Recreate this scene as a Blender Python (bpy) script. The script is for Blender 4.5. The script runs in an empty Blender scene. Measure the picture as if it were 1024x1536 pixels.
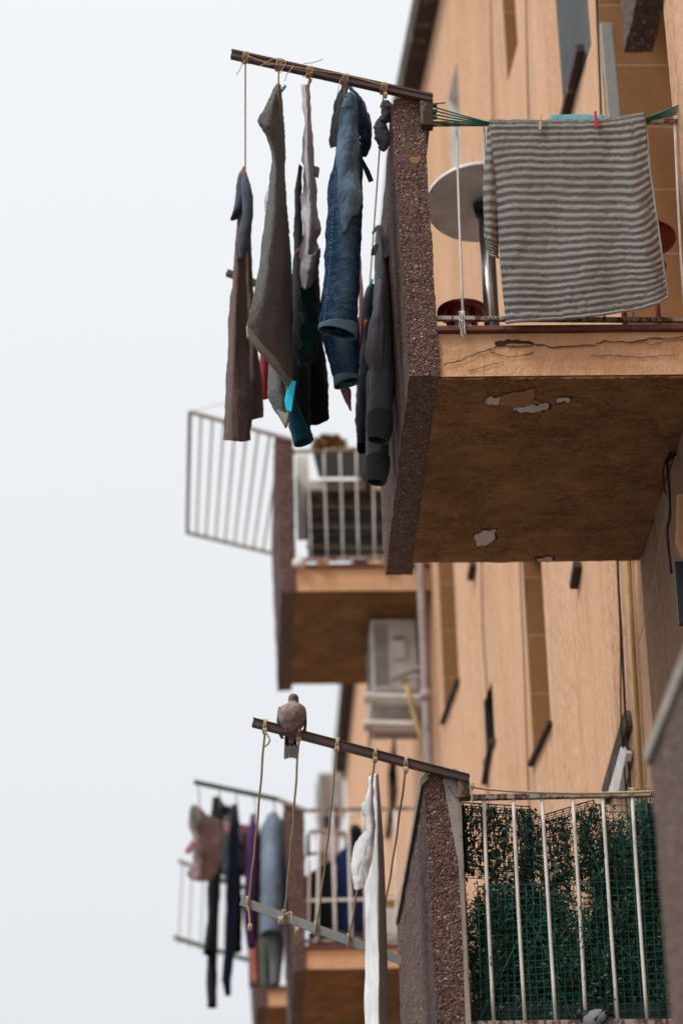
import bpy, bmesh, math, random
from mathutils import Vector, noise
random.seed(7)
S = bpy.context.scene
COL = S.collection
PI = math.pi

# ------------------------------------------------------------------ camera model
W, H = 1024, 1536
CZ = 1.7
VD = (-147.0, -1882.0)
VZ = (-260.0, 9000.0)
F = math.sqrt(-(VD[0]*VZ[0]+VD[1]*VZ[1]))
aY = Vector((VD[0], VD[1], F)).normalized()
aZ = Vector((VZ[0], VZ[1], F)).normalized()
aX = aY.cross(aZ)
if aX[0] < 0: aX = -aX

def ray(px, py):
    r = Vector(((px-512)/F, (768-py)/F, 1))
    return Vector((r.dot(aX), r.dot(aY), r.dot(aZ)))
def at(px, py, Y):
    r = ray(px, py); k = Y/r[1]
    return Vector((r[0]*k, Y, r[2]*k+CZ))
def atX(px, py, X):
    r = ray(px, py); k = X/r[0]
    return Vector((X, r[1]*k, r[2]*k+CZ))
def atZ(px, py, Z):
    r = ray(px, py); k = (Z-CZ)/r[2]
    return Vector((r[0]*k, r[1]*k, Z))

# ------------------------------------------------------------------ materials
MATS = {}
class NT:
    def __init__(s, name):
        m = bpy.data.materials.new(name); m.use_nodes = True
        s.m = m; s.t = m.node_tree; s.t.nodes.clear()
        s.out = s.n('ShaderNodeOutputMaterial'); s.b = s.n('ShaderNodeBsdfPrincipled')
        s.l(s.b.outputs[0], s.out.inputs['Surface'])
        s.tc = s.n('ShaderNodeTexCoord')
    def n(s, t): return s.t.nodes.new(t)
    def l(s, a, b): s.t.links.new(a, b)
    def mapp(s, scale, src='Object', rot=(0,0,0)):
        k = s.n('ShaderNodeMapping'); k.inputs['Scale'].default_value = scale if hasattr(scale,'__len__') else (scale,)*3
        k.inputs['Rotation'].default_value = rot
        s.l(s.tc.outputs[src], k.inputs[0]); return k.outputs[0]
    def noise(s, vec, scale, detail=4, rough=.55, dist=0):
        k = s.n('ShaderNodeTexNoise'); s.l(vec, k.inputs['Vector'])
        k.inputs['Scale'].default_value = scale; k.inputs['Detail'].default_value = detail
        k.inputs['Roughness'].default_value = rough; k.inputs['Distortion'].default_value = dist
        return k.outputs['Fac']
    def ramp(s, fac, stops, interp='LINEAR'):
        k = s.n('ShaderNodeValToRGB'); s.l(fac, k.inputs[0]); e = k.color_ramp.elements
        k.color_ramp.interpolation = interp
        while len(e) < len(stops): e.new(.5)
        for q, (p, c) in zip(e, stops):
            q.position = p; q.color = (c[0], c[1], c[2], 1) if hasattr(c,'__len__') else (c, c, c, 1)
        return k.outputs[0]
    def mix(s, fac, a, b, mode='MIX'):
        k = s.n('ShaderNodeMix'); k.data_type = 'RGBA'; k.blend_type = mode
        if isinstance(fac, (int, float)): k.inputs[0].default_value = fac
        else: s.l(fac, k.inputs[0])
        for i, v in ((6, a), (7, b)):
            if isinstance(v, (tuple, list)): k.inputs[i].default_value = (*v[:3], 1)
            else: s.l(v, k.inputs[i])
        return k.outputs[2]
    def math(s, op, a, b=None, c=None):
        k = s.n('ShaderNodeMath'); k.operation = op
        for i, v in enumerate((a, b, c)):
            if v is None: continue
            if isinstance(v, (int, float)): k.inputs[i].default_value = v
            else: s.l(v, k.inputs[i])
        return k.outputs[0]
    def bump(s, h, strength, dist, prev=None):
        k = s.n('ShaderNodeBump'); k.inputs['Strength'].default_value = strength; k.inputs['Distance'].default_value = dist
        s.l(h, k.inputs['Height'])
        if prev is not None: s.l(prev, k.inputs['Normal'])
        return k.outputs[0]
    def fin(s, col, rough=.9, nrm=None, metal=0, spec=.3):
        if isinstance(col, (tuple, list)): s.b.inputs['Base Color'].default_value = (*col[:3], 1)
        else: s.l(col, s.b.inputs['Base Color'])
        if isinstance(rough, (int, float)): s.b.inputs['Roughness'].default_value = rough
        else: s.l(rough, s.b.inputs['Roughness'])
        s.b.inputs['Metallic'].default_value = metal
        s.b.inputs['Specular IOR Level'].default_value = spec
        if nrm is not None: s.l(nrm, s.b.inputs['Normal'])
        return s.m

def sc(c, k): return tuple(min(1, x*k) for x in c)

def m_plaster(name, c, streak=.35, grain=1.):
    k = NT(name); v = k.mapp(1)
    big = k.noise(k.mapp((1.2, 1.2, .35)), 1.6, 5)
    st = k.noise(k.mapp((9, 9, .55)), 1.5, 6, .6)
    st2 = k.noise(k.mapp((26, 26, .9)), 1.2, 4, .6)
    fine = k.noise(v, 55, 5, .7)
    c1 = k.mix(k.ramp(big, [(.3, 0.), (.75, 1.)]), sc(c, .9), sc((c[0]*1.03, c[1]*1.1, c[2]*1.25), 1.03))
    c2 = k.mix(k.math('MULTIPLY', k.ramp(st, [(.5, 0.), (.78, 1.)]), streak), c1, sc((c[0]*.8, c[1]*.66, c[2]*.5), .8), 'MIX')
    c3 = k.mix(k.math('MULTIPLY', k.ramp(st2, [(.52, 0.), (.8, 1.)]), streak*.8), c2, sc((c[0]*.8, c[1]*.68, c[2]*.55), .7))
    c4 = k.mix(k.math('MULTIPLY', k.ramp(fine, [(.5, 0.), (.85, 1.)]), .4), c3, sc(c, .62))
    gr = k.noise(k.mapp((24, 24, 15)), 1, 7, .8)
    gm = k.math('MULTIPLY', k.ramp(gr, [(.46, 0.), (.66, 1.)]), k.ramp(k.noise(k.mapp((1.1, 1.1, .3)), 1.3, 4), [(.4, .12), (.62, .8)]))
    c4 = k.mix(k.math('MULTIPLY', gm, grain), c4, (c[0]*.45, c[1]*.36, c[2]*.27))
    n1 = k.bump(k.noise(v, 90, 6, .75), .8, .010)
    n2 = k.bump(k.noise(k.mapp((9, 9, 4)), 3, 5, .6), .6, .025, n1)
    return k.fin(c4, .95, n2, spec=.1)

def m_pebble(name):
    k = NT(name); v = k.mapp(1)
    vo = k.n('ShaderNodeTexVoronoi'); vo.inputs['Scale'].default_value = 128; vo.inputs['Randomness'].default_value = 1
    wob = k.n('ShaderNodeVectorMath'); wob.operation = 'ADD'
    nz = k.n('ShaderNodeTexNoise'); nz.inputs['Scale'].default_value = 60; k.l(v, nz.inputs['Vector'])
    sm = k.n('ShaderNodeVectorMath'); sm.operation = 'SCALE'; sm.inputs['Scale'].default_value = .012
    k.l(nz.outputs['Color'], sm.inputs[0]); k.l(v, wob.inputs[0]); k.l(sm.outputs[0], wob.inputs[1]); k.l(wob.outputs[0], vo.inputs['Vector'])
    sep = k.n('ShaderNodeSeparateColor'); k.l(vo.outputs['Color'], sep.inputs[0])
    stone = k.ramp(sep.outputs[0], [(0, (.10,.05,.042)), (.3, (.20,.105,.087)), (.58, (.27,.15,.125)), (.88, (.38,.245,.205)), (.955, (.54,.41,.35)), (.99, (.74,.64,.56))], 'CONSTANT')
    grout = k.ramp(vo.outputs['Distance'], [(.25, 0.), (.7, 1.)])
    c = k.mix(k.math('MULTIPLY', grout, .8), stone, (.06,.032,.027))
    dirt = k.noise(k.mapp((5, 5, 1.2)), 1.6, 5, .6)
    c = k.mix(k.math('MULTIPLY', k.ramp(dirt, [(.45, 0.), (.75, 1.)]), .5), c, (.07,.04,.036))
    bald = k.ramp(k.noise(k.mapp(1), 7, 6, .75), [(.64, 0.), (.68, 1.)])
    c = k.mix(k.math('MULTIPLY', bald, .7), c, (.15,.09,.075))
    inv = k.math('SUBTRACT', 1, vo.outputs['Distance'])
    n1 = k.bump(inv, .9, .009)
    n2 = k.bump(k.noise(v, 220, 3), .4, .003, n1)
    return k.fin(c, .75, n2, spec=.35)

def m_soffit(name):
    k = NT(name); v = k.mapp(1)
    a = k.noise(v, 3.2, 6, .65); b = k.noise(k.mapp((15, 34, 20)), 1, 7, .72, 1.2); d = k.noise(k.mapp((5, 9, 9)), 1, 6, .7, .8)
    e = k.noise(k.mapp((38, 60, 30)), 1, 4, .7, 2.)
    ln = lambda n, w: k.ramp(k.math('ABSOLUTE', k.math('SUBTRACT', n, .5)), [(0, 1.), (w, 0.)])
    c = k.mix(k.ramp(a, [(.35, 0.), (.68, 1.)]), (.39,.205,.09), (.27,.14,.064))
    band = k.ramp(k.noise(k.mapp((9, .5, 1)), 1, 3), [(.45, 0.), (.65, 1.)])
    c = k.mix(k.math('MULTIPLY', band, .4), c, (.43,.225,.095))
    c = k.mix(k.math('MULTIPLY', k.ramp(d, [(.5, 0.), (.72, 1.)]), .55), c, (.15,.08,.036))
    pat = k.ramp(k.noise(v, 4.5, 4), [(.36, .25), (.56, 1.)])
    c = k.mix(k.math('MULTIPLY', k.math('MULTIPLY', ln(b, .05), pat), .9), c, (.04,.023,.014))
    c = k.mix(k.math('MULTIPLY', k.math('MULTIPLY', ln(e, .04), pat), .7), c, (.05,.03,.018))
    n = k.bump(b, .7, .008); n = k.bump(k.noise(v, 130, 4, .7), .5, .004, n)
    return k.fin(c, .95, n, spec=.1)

def m_cloth(name, c, kind='weave', var=.25, c2=None):
    k = NT(name); v = k.mapp(1)
    a = k.noise(v, 7, 5, .6)
    col = k.mix(k.ramp(a, [(.3, 0.), (.75, 1.)]), sc(c, 1-var), c2 or sc(c, 1+var))
    if kind == 'terry':
        f = k.noise(v, 115, 4, .8); g = k.noise(v, 300, 2, .7)
        col = k.mix(k.math('MULTIPLY', k.ramp(f, [(.4, 0.), (.66, 1.)]), .8), sc(c, .5), sc(c, 1.6))
        nrm = k.bump(f, 1., .012); nrm = k.bump(g, .8, .004, nrm)
    elif kind == 'denim':
        f = k.noise(k.mapp((420, 420, 90)), 1, 3, .7); g = k.noise(k.mapp((1, 1, .35)), 6.5, 4, .6)
        col = k.mix(k.ramp(g, [(.36, 0.), (.66, 1.)]), c, c2)
        h = k.noise(k.mapp((1, 1, .5)), 34, 5, .7)
        col = k.mix(k.math('MULTIPLY', k.ramp(h, [(.5, 0.), (.8, 1.)]), .5), col, sc(c2, 1.15))
        col = k.mix(k.math('MULTIPLY', k.ramp(f, [(.45, 0.), (.7, 1.)]), .35), col, sc(c, .6))
        nrm = k.bump(f, .5, .002); nrm = k.bump(h, .4, .006, nrm)
    else:
        f = k.noise(v, 330, 2, .7)
        col = k.mix(k.math('MULTIPLY', k.ramp(f, [(.45, 0.), (.75, 1.)]), .3), col, sc(c, 1.5))
        nrm = k.bump(f, .4, .002); nrm = k.bump(k.noise(v, 26, 4, .6), .35, .006, nrm)
    m = k.fin(col, .95, nrm, spec=.08)
    k.b.inputs['Sheen Weight'].default_value = .25 if kind == 'terry' else .08
    k.b.inputs['Sheen Roughness'].default_value = .6
    return m

def m_denim(name, dark, light, fade=.8):
    k = NT(name); v = k.mapp(1)
    sp = k.n('ShaderNodeSeparateXYZ'); k.l(k.tc.outputs['UV'], sp.inputs[0])
    nzz = k.noise(k.mapp((1, 1, .4)), 7, 5, .65)
    d = k.math('ABSOLUTE', k.math('SUBTRACT', k.math('MULTIPLY_ADD', k.math('SUBTRACT', nzz, .5), .16, sp.outputs['X']), .80))
    band = k.ramp(d, [(.03, 1.), (.13, 0.)])
    down = k.ramp(sp.outputs['Y'], [(0, .9), (.45, .75), (.62, .3), (1, .12)])
    m = k.math('MULTIPLY', k.math('MULTIPLY', band, down), k.ramp(nzz, [(.25, .45), (.6, 1.)]))
    col = k.mix(k.math('MULTIPLY', m, fade), dark, light)
    w = k.noise(k.mapp((1, 1, 2.2), rot=(0, .5, 0)), 22, 5, .7, .6)
    col = k.mix(k.math('MULTIPLY', k.ramp(w, [(.5, 0.), (.72, 1.)]), .45), col, (light[0]*.6, light[1]*.7, light[2]*.8))
    col = k.mix(k.math('MULTIPLY', k.ramp(w, [(.28, 1.), (.45, 0.)]), .5), col, sc(dark, .5))
    f = k.noise(k.mapp((420, 420, 90)), 1, 3, .7)
    col = k.mix(k.math('MULTIPLY', k.ramp(f, [(.45, 0.), (.7, 1.)]), .3), col, sc(dark, .7))
    return k.fin(col, .9, k.bump(w, .8, .012, k.bump(f, .5, .002)), spec=.1)

def m_stripe(name, n, dark, light):
    k = NT(name); v = k.mapp(1)
    sp = k.n('ShaderNodeSeparateXYZ'); k.l(k.tc.outputs['UV'], sp.inputs[0])
    w = k.noise(k.mapp((9, 9, 3)), 1, 4, .6)
    ph = k.math('MULTIPLY_ADD', k.math('SUBTRACT', w, .5), .011, sp.outputs['Y'])
    s = k.math('SINE', k.math('MULTIPLY', ph, n*2*PI))
    s = k.math('MULTIPLY_ADD', s, .5, .5)
    f = k.noise(v, 120, 4, .8); g = k.noise(v, 300, 2, .7)
    sj = k.math('ADD', s, k.math('MULTIPLY', k.math('SUBTRACT', f, .5), 1.1))
    col = k.ramp(sj, [(.34, dark), (.5, light), (1, sc(light, 1.3))])
    big = k.noise(v, 5, 4)
    col = k.mix(k.math('MULTIPLY', k.ramp(big, [(.4, 0.), (.8, 1.)]), .3), col, sc(light, .75))
    nrm = k.bump(s, .9, .010); nrm = k.bump(f, 1., .010, nrm); nrm = k.bump(g, .7, .003, nrm)
    m = k.fin(col, .97, nrm, spec=.05)
    k.b.inputs['Sheen Weight'].default_value = .25
    return m

def m_paint(name, c, rough=.5, chip=None, metal=0, amt=.62, sc_=22, spec=.35):
    k = NT(name); v = k.mapp(1)
    a = k.noise(v, 9, 5, .6)
    col = k.mix(k.ramp(a, [(.35, 0.), (.7, 1.)]), sc(c, .82), sc(c, 1.1))
    nrm = k.bump(k.noise(v, 90, 4, .6), .3, .002)
    if chip:
        f = k.noise(k.mapp((1, 1, .5)), sc_, 6, .75)
        msk = k.ramp(f, [(amt, 0.), (amt+.03, 1.)])
        col = k.mix(msk, col, chip); nrm = k.bump(msk, .5, .002, nrm)
    return k.fin(col, rough, nrm, metal, spec)

def m_tile(name, c, grout, size=.36):
    k = NT(name)
    br = k.n('ShaderNodeTexBrick'); br.offset = 0
    v = k.mapp((1, 1, 1), 'UV'); k.l(v, br.inputs['Vector'])
    br.inputs['Scale'].default_value = 1; br.inputs['Mortar Size'].default_value = .004
    br.inputs['Brick Width'].default_value = size; br.inputs['Row Height'].default_value = size
    br.inputs['Color1'].default_value = (*c, 1); br.inputs['Color2'].default_value = (*sc(c, .85), 1)
    br.inputs['Mortar'].default_value = (*grout, 1)
    a = k.noise(k.mapp(1), 22, 5, .7)
    col = k.mix(k.math('MULTIPLY', k.ramp(a, [(.4, 0.), (.75, 1.)]), .35), br.outputs['Color'], sc(c, .6))
    return k.fin(col, .6, k.bump(a, .3, .003), spec=.3)

def m_leaf(name, a, b, c):
    k = NT(name)
    oi = k.n('ShaderNodeNewGeometry')
    col = k.ramp(oi.outputs['Random Per Island'], [(0, a), (.55, b), (.8, b), (1, c)])
    m = k.fin(col, .6, None, spec=.3)
    return m

def M(name, fn=None, *a, **kw):
    if name not in MATS: MATS[name] = fn(name, *a, **kw)
    return MATS[name]

ORANGE = (.83, .49, .29)
M('plaster', m_plaster, ORANGE, .6)
M('fascia_plaster', m_plaster, (.80,.455,.245), .22, .35)
M('shaded_plaster', m_plaster, (.36,.21,.125), .7)
M('pebble', m_pebble)
M('soffit', m_soffit)
M('concrete', lambda n: m_paint(n, (.36,.32,.28), .95, (.12,.10,.09), amt=.6, sc_=30, spec=.1))
M('flake', lambda n: m_paint(n, (.62,.58,.54), .95, (.3,.24,.18), amt=.66, sc_=60))
M('bare', lambda n: m_paint(n, (.36,.19,.09), .95, (.22,.12,.06), amt=.6, sc_=40))
M('crack', lambda n: m_paint(n, (.035,.022,.014), 1))
M('ledge_tile', lambda n: m_paint(n, (.16,.055,.04), .5, (.07,.04,.035), amt=.56))
M('bounce_floor', lambda n: m_paint(n, (.76,.74,.72), .5, (.55,.52,.5), amt=.6, sc_=8))
M('tile', m_tile, (.36,.165,.062), (.5,.34,.2))
M('white_metal', lambda n: m_paint(n, (.74,.70,.66), .5, (.13,.065,.04), amt=.63, sc_=38))
M('rusty_rail', lambda n: m_paint(n, (.42,.35,.30), .65, (.10,.055,.04), amt=.5, sc_=26))
M('brown_metal', lambda n: m_paint(n, (.085,.05,.04), .45, (.26,.19,.15), amt=.62, sc_=18))
M('grey_metal', lambda n: m_paint(n, (.27,.285,.28), .45, (.17,.14,.12), amt=.64, sc_=24))
M('old_metal', lambda n: m_paint(n, (.36,.31,.29), .6, (.14,.09,.07), amt=.6, sc_=20))
M('green_metal', lambda n: m_paint(n, (.055,.10,.07), .6, (.2,.17,.14), amt=.62))
M('twine', lambda n: m_paint(n, (.55,.43,.28), .95, (.12,.09,.06), amt=.6, sc_=160))
M('white_cord', lambda n: m_paint(n, (.84,.83,.82), .9))
M('green_cord', lambda n: m_paint(n, (.01,.13,.085), .45))
M('black_rubber', lambda n: m_paint(n, (.018,.018,.02), .6))
M('eave', lambda n: m_paint(n, (.06,.037,.028), .9, (.18,.13,.09), amt=.58, sc_=6))
M('alu', lambda n: m_paint(n, (.33,.33,.30), .45, (.3,.28,.25), amt=.66, sc_=12))
M('shutter', lambda n: m_paint(n, (.15,.165,.175), .6, (.14,.12,.10), amt=.6, sc_=9))
M('white_box', lambda n: m_paint(n, (.76,.73,.68), .55, (.4,.36,.3), amt=.66, sc_=10))
M('dark_plastic', lambda n: m_paint(n, (.03,.032,.035), .5))
M('red_plastic', lambda n: m_paint(n, (.20,.012,.014), .35, spec=.5))
M('table_top', lambda n: m_paint(n, (.88,.88,.88), .5))
M('steel', lambda n: m_paint(n, (.30,.30,.31), .3, metal=.85))
M('peg_wood', lambda n: m_paint(n, (.62,.46,.30), .7))
M('peg_red', lambda n: m_paint(n, (.62,.02,.03), .4))
M('peg_green', lambda n: m_paint(n, (.12,.42,.10), .4))
M('peg_teal', lambda n: m_paint(n, (.03,.35,.36), .4))
M('peg_orange', lambda n: m_paint(n, (.62,.16,.05), .4))
M('yellow_hose', lambda n: m_paint(n, (.55,.36,.14), .5))
M('yellow_plastic', lambda n: m_paint(n, (.75,.45,.04), .4))
M('glass_dark', lambda n: m_paint(n, (.03,.035,.04), .15, spec=.5))
M('mesh_green', lambda n: m_paint(n, (.02,.125,.10), .5))
M('mesh_dark', lambda n: m_paint(n, (.015,.04,.036), .5))
M('asphalt', lambda n: m_paint(n, (.15,.145,.14), .95, (.09,.09,.09), amt=.55, sc_=3))
M('leaf_dark', m_leaf, (.012,.04,.027), (.04,.115,.078), (.16,.30,.22))
M('leaf_mid', m_leaf, (.02,.07,.042), (.05,.15,.09), (.14,.30,.18))
M('leaf_brown', m_leaf, (.10,.045,.01), (.22,.10,.02), (.30,.16,.05))
M('stem', lambda n: m_paint(n, (.05,.05,.03), .9))

# ------------------------------------------------------------------ geometry
def crom(pts, n, T=0):
    """resample a polyline of Vectors with Catmull-Rom to n points"""
    m = len(pts)
    if m == 1: return [pts[0]]*n
    out = []
    for i in range(n):
        t = i/(n-1)*(m-1); k = min(int(t), m-2); u = t-k
        p1, p2 = pts[k], pts[k+1]
        p0 = pts[k-1] if k > 0 else p1*2-p2
        p3 = pts[k+2] if k+2 < m else p2*2-p1
        c_ = .5*((2*p1)+(p2-p0)*u+(2*p0-5*p1+4*p2-p3)*u*u+(3*p1-p0-3*p2+p3)*u**3)
        out.append(c_*(1-T)+(p1*(1-u)+p2*u)*T)
    return out

class MB:
    def __init__(s): s.v = []; s.f = []; s.uv = {}; s.sm = []
    def quad(s, *ps, uv=None, sm=False):
        b = len(s.v); s.v += [Vector(p) for p in ps]; s.f.append(tuple(range(b, b+len(ps)))); s.sm.append(sm)
        if uv: s.uv[len(s.f)-1] = uv
        return s
    def hexa(s, a, b):
        """two quads a,b (4 points each) joined"""
        k = len(s.v); s.v += [Vector(p) for p in a]+[Vector(p) for p in b]
        n = len(a)
        F_ = [tuple(range(k, k+n))[::-1], tuple(range(k+n, k+2*n))]+[(k+i, k+(i+1) % n, k+n+(i+1) % n, k+n+i) for i in range(n)]
        s.f += F_; s.sm += [False]*len(F_)
        return s
    def prism(s, pts, vec):
        vec = Vector(vec); return s.hexa([Vector(p) for p in pts], [Vector(p)+vec for p in pts])
    def box(s, x0, x1, y0, y1, z0, z1):
        return s.hexa([(x0,y0,z0),(x1,y0,z0),(x1,y1,z0),(x0,y1,z0)], [(x0,y0,z1),(x1,y0,z1),(x1,y1,z1),(x0,y1,z1)])
    def bar(s, a, b, w, h, up=(0,0,1)):
        a = Vector(a); b = Vector(b); d = (b-a).normalized(); u = Vector(up)
        x = d.cross(u).normalized()*w/2; y = x.cross(d).normalized()*h/2
        return s.hexa([a-x-y, a+x-y, a+x+y, a-x+y], [b-x-y, b+x-y, b+x+y, b-x+y])
    def tube(s, pts, r, n=8, r2=None, caps=True):
        pts = [Vector(p) for p in pts]; m = len(pts); base = len(s.v); prev = None
        for i, p in enumerate(pts):
            d = (pts[min(i+1, m-1)]-pts[max(i-1, 0)])
            d = d.normalized() if d.length > 1e-9 else Vector((0,0,1))
            if prev is None:
                x = d.cross(Vector((0,0,1)))
                if x.length < .1: x = d.cross(Vector((0,1,0)))
            else: x = prev-d*prev.dot(d)
            x.normalize(); prev = x; y = d.cross(x)
            rr = r if r2 is None else r+(r2-r)*i/max(1, m-1)
            if callable(r): rr = r(i/max(1, m-1))
            for k in range(n):
                a = 2*PI*k/n; s.v.append(p+x*math.cos(a)*rr+y*math.sin(a)*rr)
        for i in range(m-1):
            for k in range(n):
                s.f.append((base+i*n+k, base+i*n+(k+1) % n, base+(i+1)*n+(k+1) % n, base+(i+1)*n+k)); s.sm.append(True)
        if caps:
            s.f.append(tuple(base+k for k in range(n))[::-1]); s.f.append(tuple(base+(m-1)*n+k for k in range(n))); s.sm += [False, False]
        return s
    def grid(s, g, closed=False, uv=True):
        """g[v][u] of Vectors"""
        base = len(s.v); nv = len(g); nu = len(g[0])
        for row in g: s.v += [Vector(p) for p in row]
        for j in range(nv-1):
            for i in range(nu if closed else nu-1):
                i2 = (i+1) % nu
                s.f.append((base+j*nu+i, base+j*nu+i2, base+(j+1)*nu+i2, base+(j+1)*nu+i)); s.sm.append(True)
                if uv: s.uv[len(s.f)-1] = [(i/(nu-1), j/(nv-1)), ((i+1)/(nu-1), j/(nv-1)), ((i+1)/(nu-1), (j+1)/(nv-1)), (i/(nu-1), (j+1)/(nv-1))]
        return s
    def build(s, name, mat, parent=None, solid=0, bevel=0, label=None, kind=None):
        me = bpy.data.meshes.new(name); me.from_pydata([tuple(p) for p in s.v], [], s.f)
        me.polygons.foreach_set('use_smooth', s.sm)
        if s.uv:
            ul = me.uv_layers.new(name='UVMap')
            for fi, uvs in s.uv.items():
                for li, c in zip(me.polygons[fi].loop_indices, uvs): ul.data[li].uv = c
        me.materials.append(MATS[mat] if isinstance(mat, str) else mat)
        bm = bmesh.new(); bm.from_mesh(me); bmesh.ops.recalc_face_normals(bm, faces=bm.faces); bm.to_mesh(me); bm.free()
        o = bpy.data.objects.new(name, me); COL.objects.link(o)
        if parent: o.parent = parent
        if solid:
            md = o.modifiers.new('thickness', 'SOLIDIFY'); md.thickness = solid; md.offset = 0
        if bevel:
            md = o.modifiers.new('bevel', 'BEVEL'); md.width = bevel; md.segments = 2; md.limit_method = 'ANGLE'
        if label: o['label'] = label
        if kind: o['kind'] = kind
        return o

def thing(name, label, cat, group=None):
    o = bpy.data.objects.new(name, None); COL.objects.link(o); o.empty_display_size = .1
    return tag(o, label, cat, group)
def tag(o, label, cat, group=None):
    o['label'] = label; o['category'] = cat
    if group: o['group'] = group
    return o

def nz(p, f, seed=0): return noise.noise(Vector((p[0]*f+seed*7.3, p[1]*f+seed*3.1, p[2]*f-seed*5.7)))

def folds(q, seed):
    """soft ripples plus sharper creases that run across each other"""
    a = noise.noise(q+Vector((seed*9.1, seed, 0)))
    r1 = 1-abs(noise.noise(Vector((q[0]*1.2+q[2]*.5, q[1]*1.2, q[2]*1.1))+Vector((seed*2.3, 4, seed*1.7))))*2.6
    r2 = 1-abs(noise.noise(Vector((q[0]*2.6-q[2]*1.3, q[1]*2.6, q[2]*2.7))+Vector((seed*1.3, 9, seed*3.1))))*2.6
    return a*1.5+.8*max(0, r1)**2+.45*max(0, r2)**2-.35

def sheet(cols, nu=24, nv=60, amp=.006, fu=14, fz=3, seed=0, fine=.0, mb=None):
    """cloth sheet from columns of (px,py,Y) running top to bottom; ripples run down the cloth"""
    C3 = [crom([at(*p) for p in c], nv, .6) for c in cols]
    g = []
    for j in range(nv):
        g.append(crom([c[j] for c in C3], nu))
    out = []
    for j in range(nv):
        row = []
        for i in range(nu):
            p = g[j][i]
            du = g[j][min(i+1, nu-1)]-g[j][max(i-1, 0)]; dv = g[min(j+1, nv-1)][i]-g[max(j-1, 0)][i]
            n = du.cross(dv); n = n.normalized() if n.length > 1e-10 else Vector((0, -1, 0))
            q = Vector((p[0]*fu, p[1]*fu*.5, p[2]*fz))
            d = folds(q, seed)*amp
            if fine: d += 2*fine*noise.noise(p*115)
            row.append(p+n*d)
        out.append(row)
    mb = mb or MB(); mb.grid(out); return mb

def loft(path, n=22, nv=50, amp=.006, f=16, fz=6, seed=0, mb=None, cap0=False, cap1=False, fine=0, hem=0):
    """tube of cloth: path of (px,py,Y, half width px, half depth m); hem tilts the last ring in metres"""
    K = [at(p[0], p[1], p[2]) for p in path]
    R = [Vector(((at(p[0]+p[3], p[1], p[2])-at(p[0], p[1], p[2]))[0], p[4], 0)) for p in path]
    K = crom(K, nv); R = crom(R, nv); g = []
    for j in range(nv):
        row = []
        for i in range(n):
            a = 2*PI*i/n; ca, sa = math.cos(a), math.sin(a)
            p = K[j]+Vector((R[j][0]*ca, R[j][1]*sa, hem*ca*(j/(nv-1))**4))
            q = Vector((p[0]*f, p[1]*f, p[2]*fz))+Vector((seed*5.3, 0, seed))
            d = folds(q, seed)*amp*.9
            if fine: d += 2*fine*noise.noise(p*115)
            row.append(p+Vector((ca, sa, 0))*d)
        g.append(row)
    mb = mb or MB(); mb.grid(g, closed=True)
    b = len(mb.v)-n*nv
    if cap0: mb.f.append(tuple(b+i for i in range(n))); mb.sm.append(True)
    if cap1: mb.f.append(tuple(b+(nv-1)*n+i for i in range(n))); mb.sm.append(True)
    return mb

def peg(px, py, Y, mat, label, tilt=0, h=.055, group='clothes pegs on the lines'):
    c = at(px, py, Y); t = thing('clothes_peg', label, 'peg', group)
    for s in (-1, 1):
        mb = MB()
        a = c+Vector((tilt*.02, .004*s, h*.5)); b = c+Vector((-tilt*.02, .0025*s, -h*.5))
        mb.bar(a, c+Vector((0, .0045*s, 0)), .010, .004, (0, 1, 0)); mb.bar(c+Vector((0, .0045*s, 0)), b, .010, .004, (0, 1, 0))
        mb.build('prong', mat, t, bevel=.001)
    MB().tube([c+Vector((.006*math.cos(a), .007*math.sin(a), .004)) for a in [k*.7 for k in range(10)]], .0012, 5).build('spring', 'steel', t)
    return t

# ------------------------------------------------------------------ ground
MB().quad((-60, -40, 0), (60, -40, 0), (60, 120, 0), (-60, 120, 0)).build('ground', 'asphalt', kind='structure')

# ------------------------------------------------------------------ the building
bld = thing('apartment_building', 'old orange plastered apartment building with pebble dashed balconies stacked up its street front', 'building')
XA = 1.87; YA = 11.46                       # near wall plane and the far end of the near balconies
PB0 = Vector((1.87, 11.46, 0)); PB1 = Vector((1.46, 18.4, 0)); PC1 = Vector((1.46, 34, 0))
ZT = 13.4

def seg_hit(px, py, P0, P1):
    d = (P1-P0).normalized(); n = Vector((d[1], -d[0], 0)); r = ray(px, py)
    k = P0.dot(n)/r.dot(n); p = r*k
    return (p-P0).dot(d), p[2]+CZ

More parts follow.
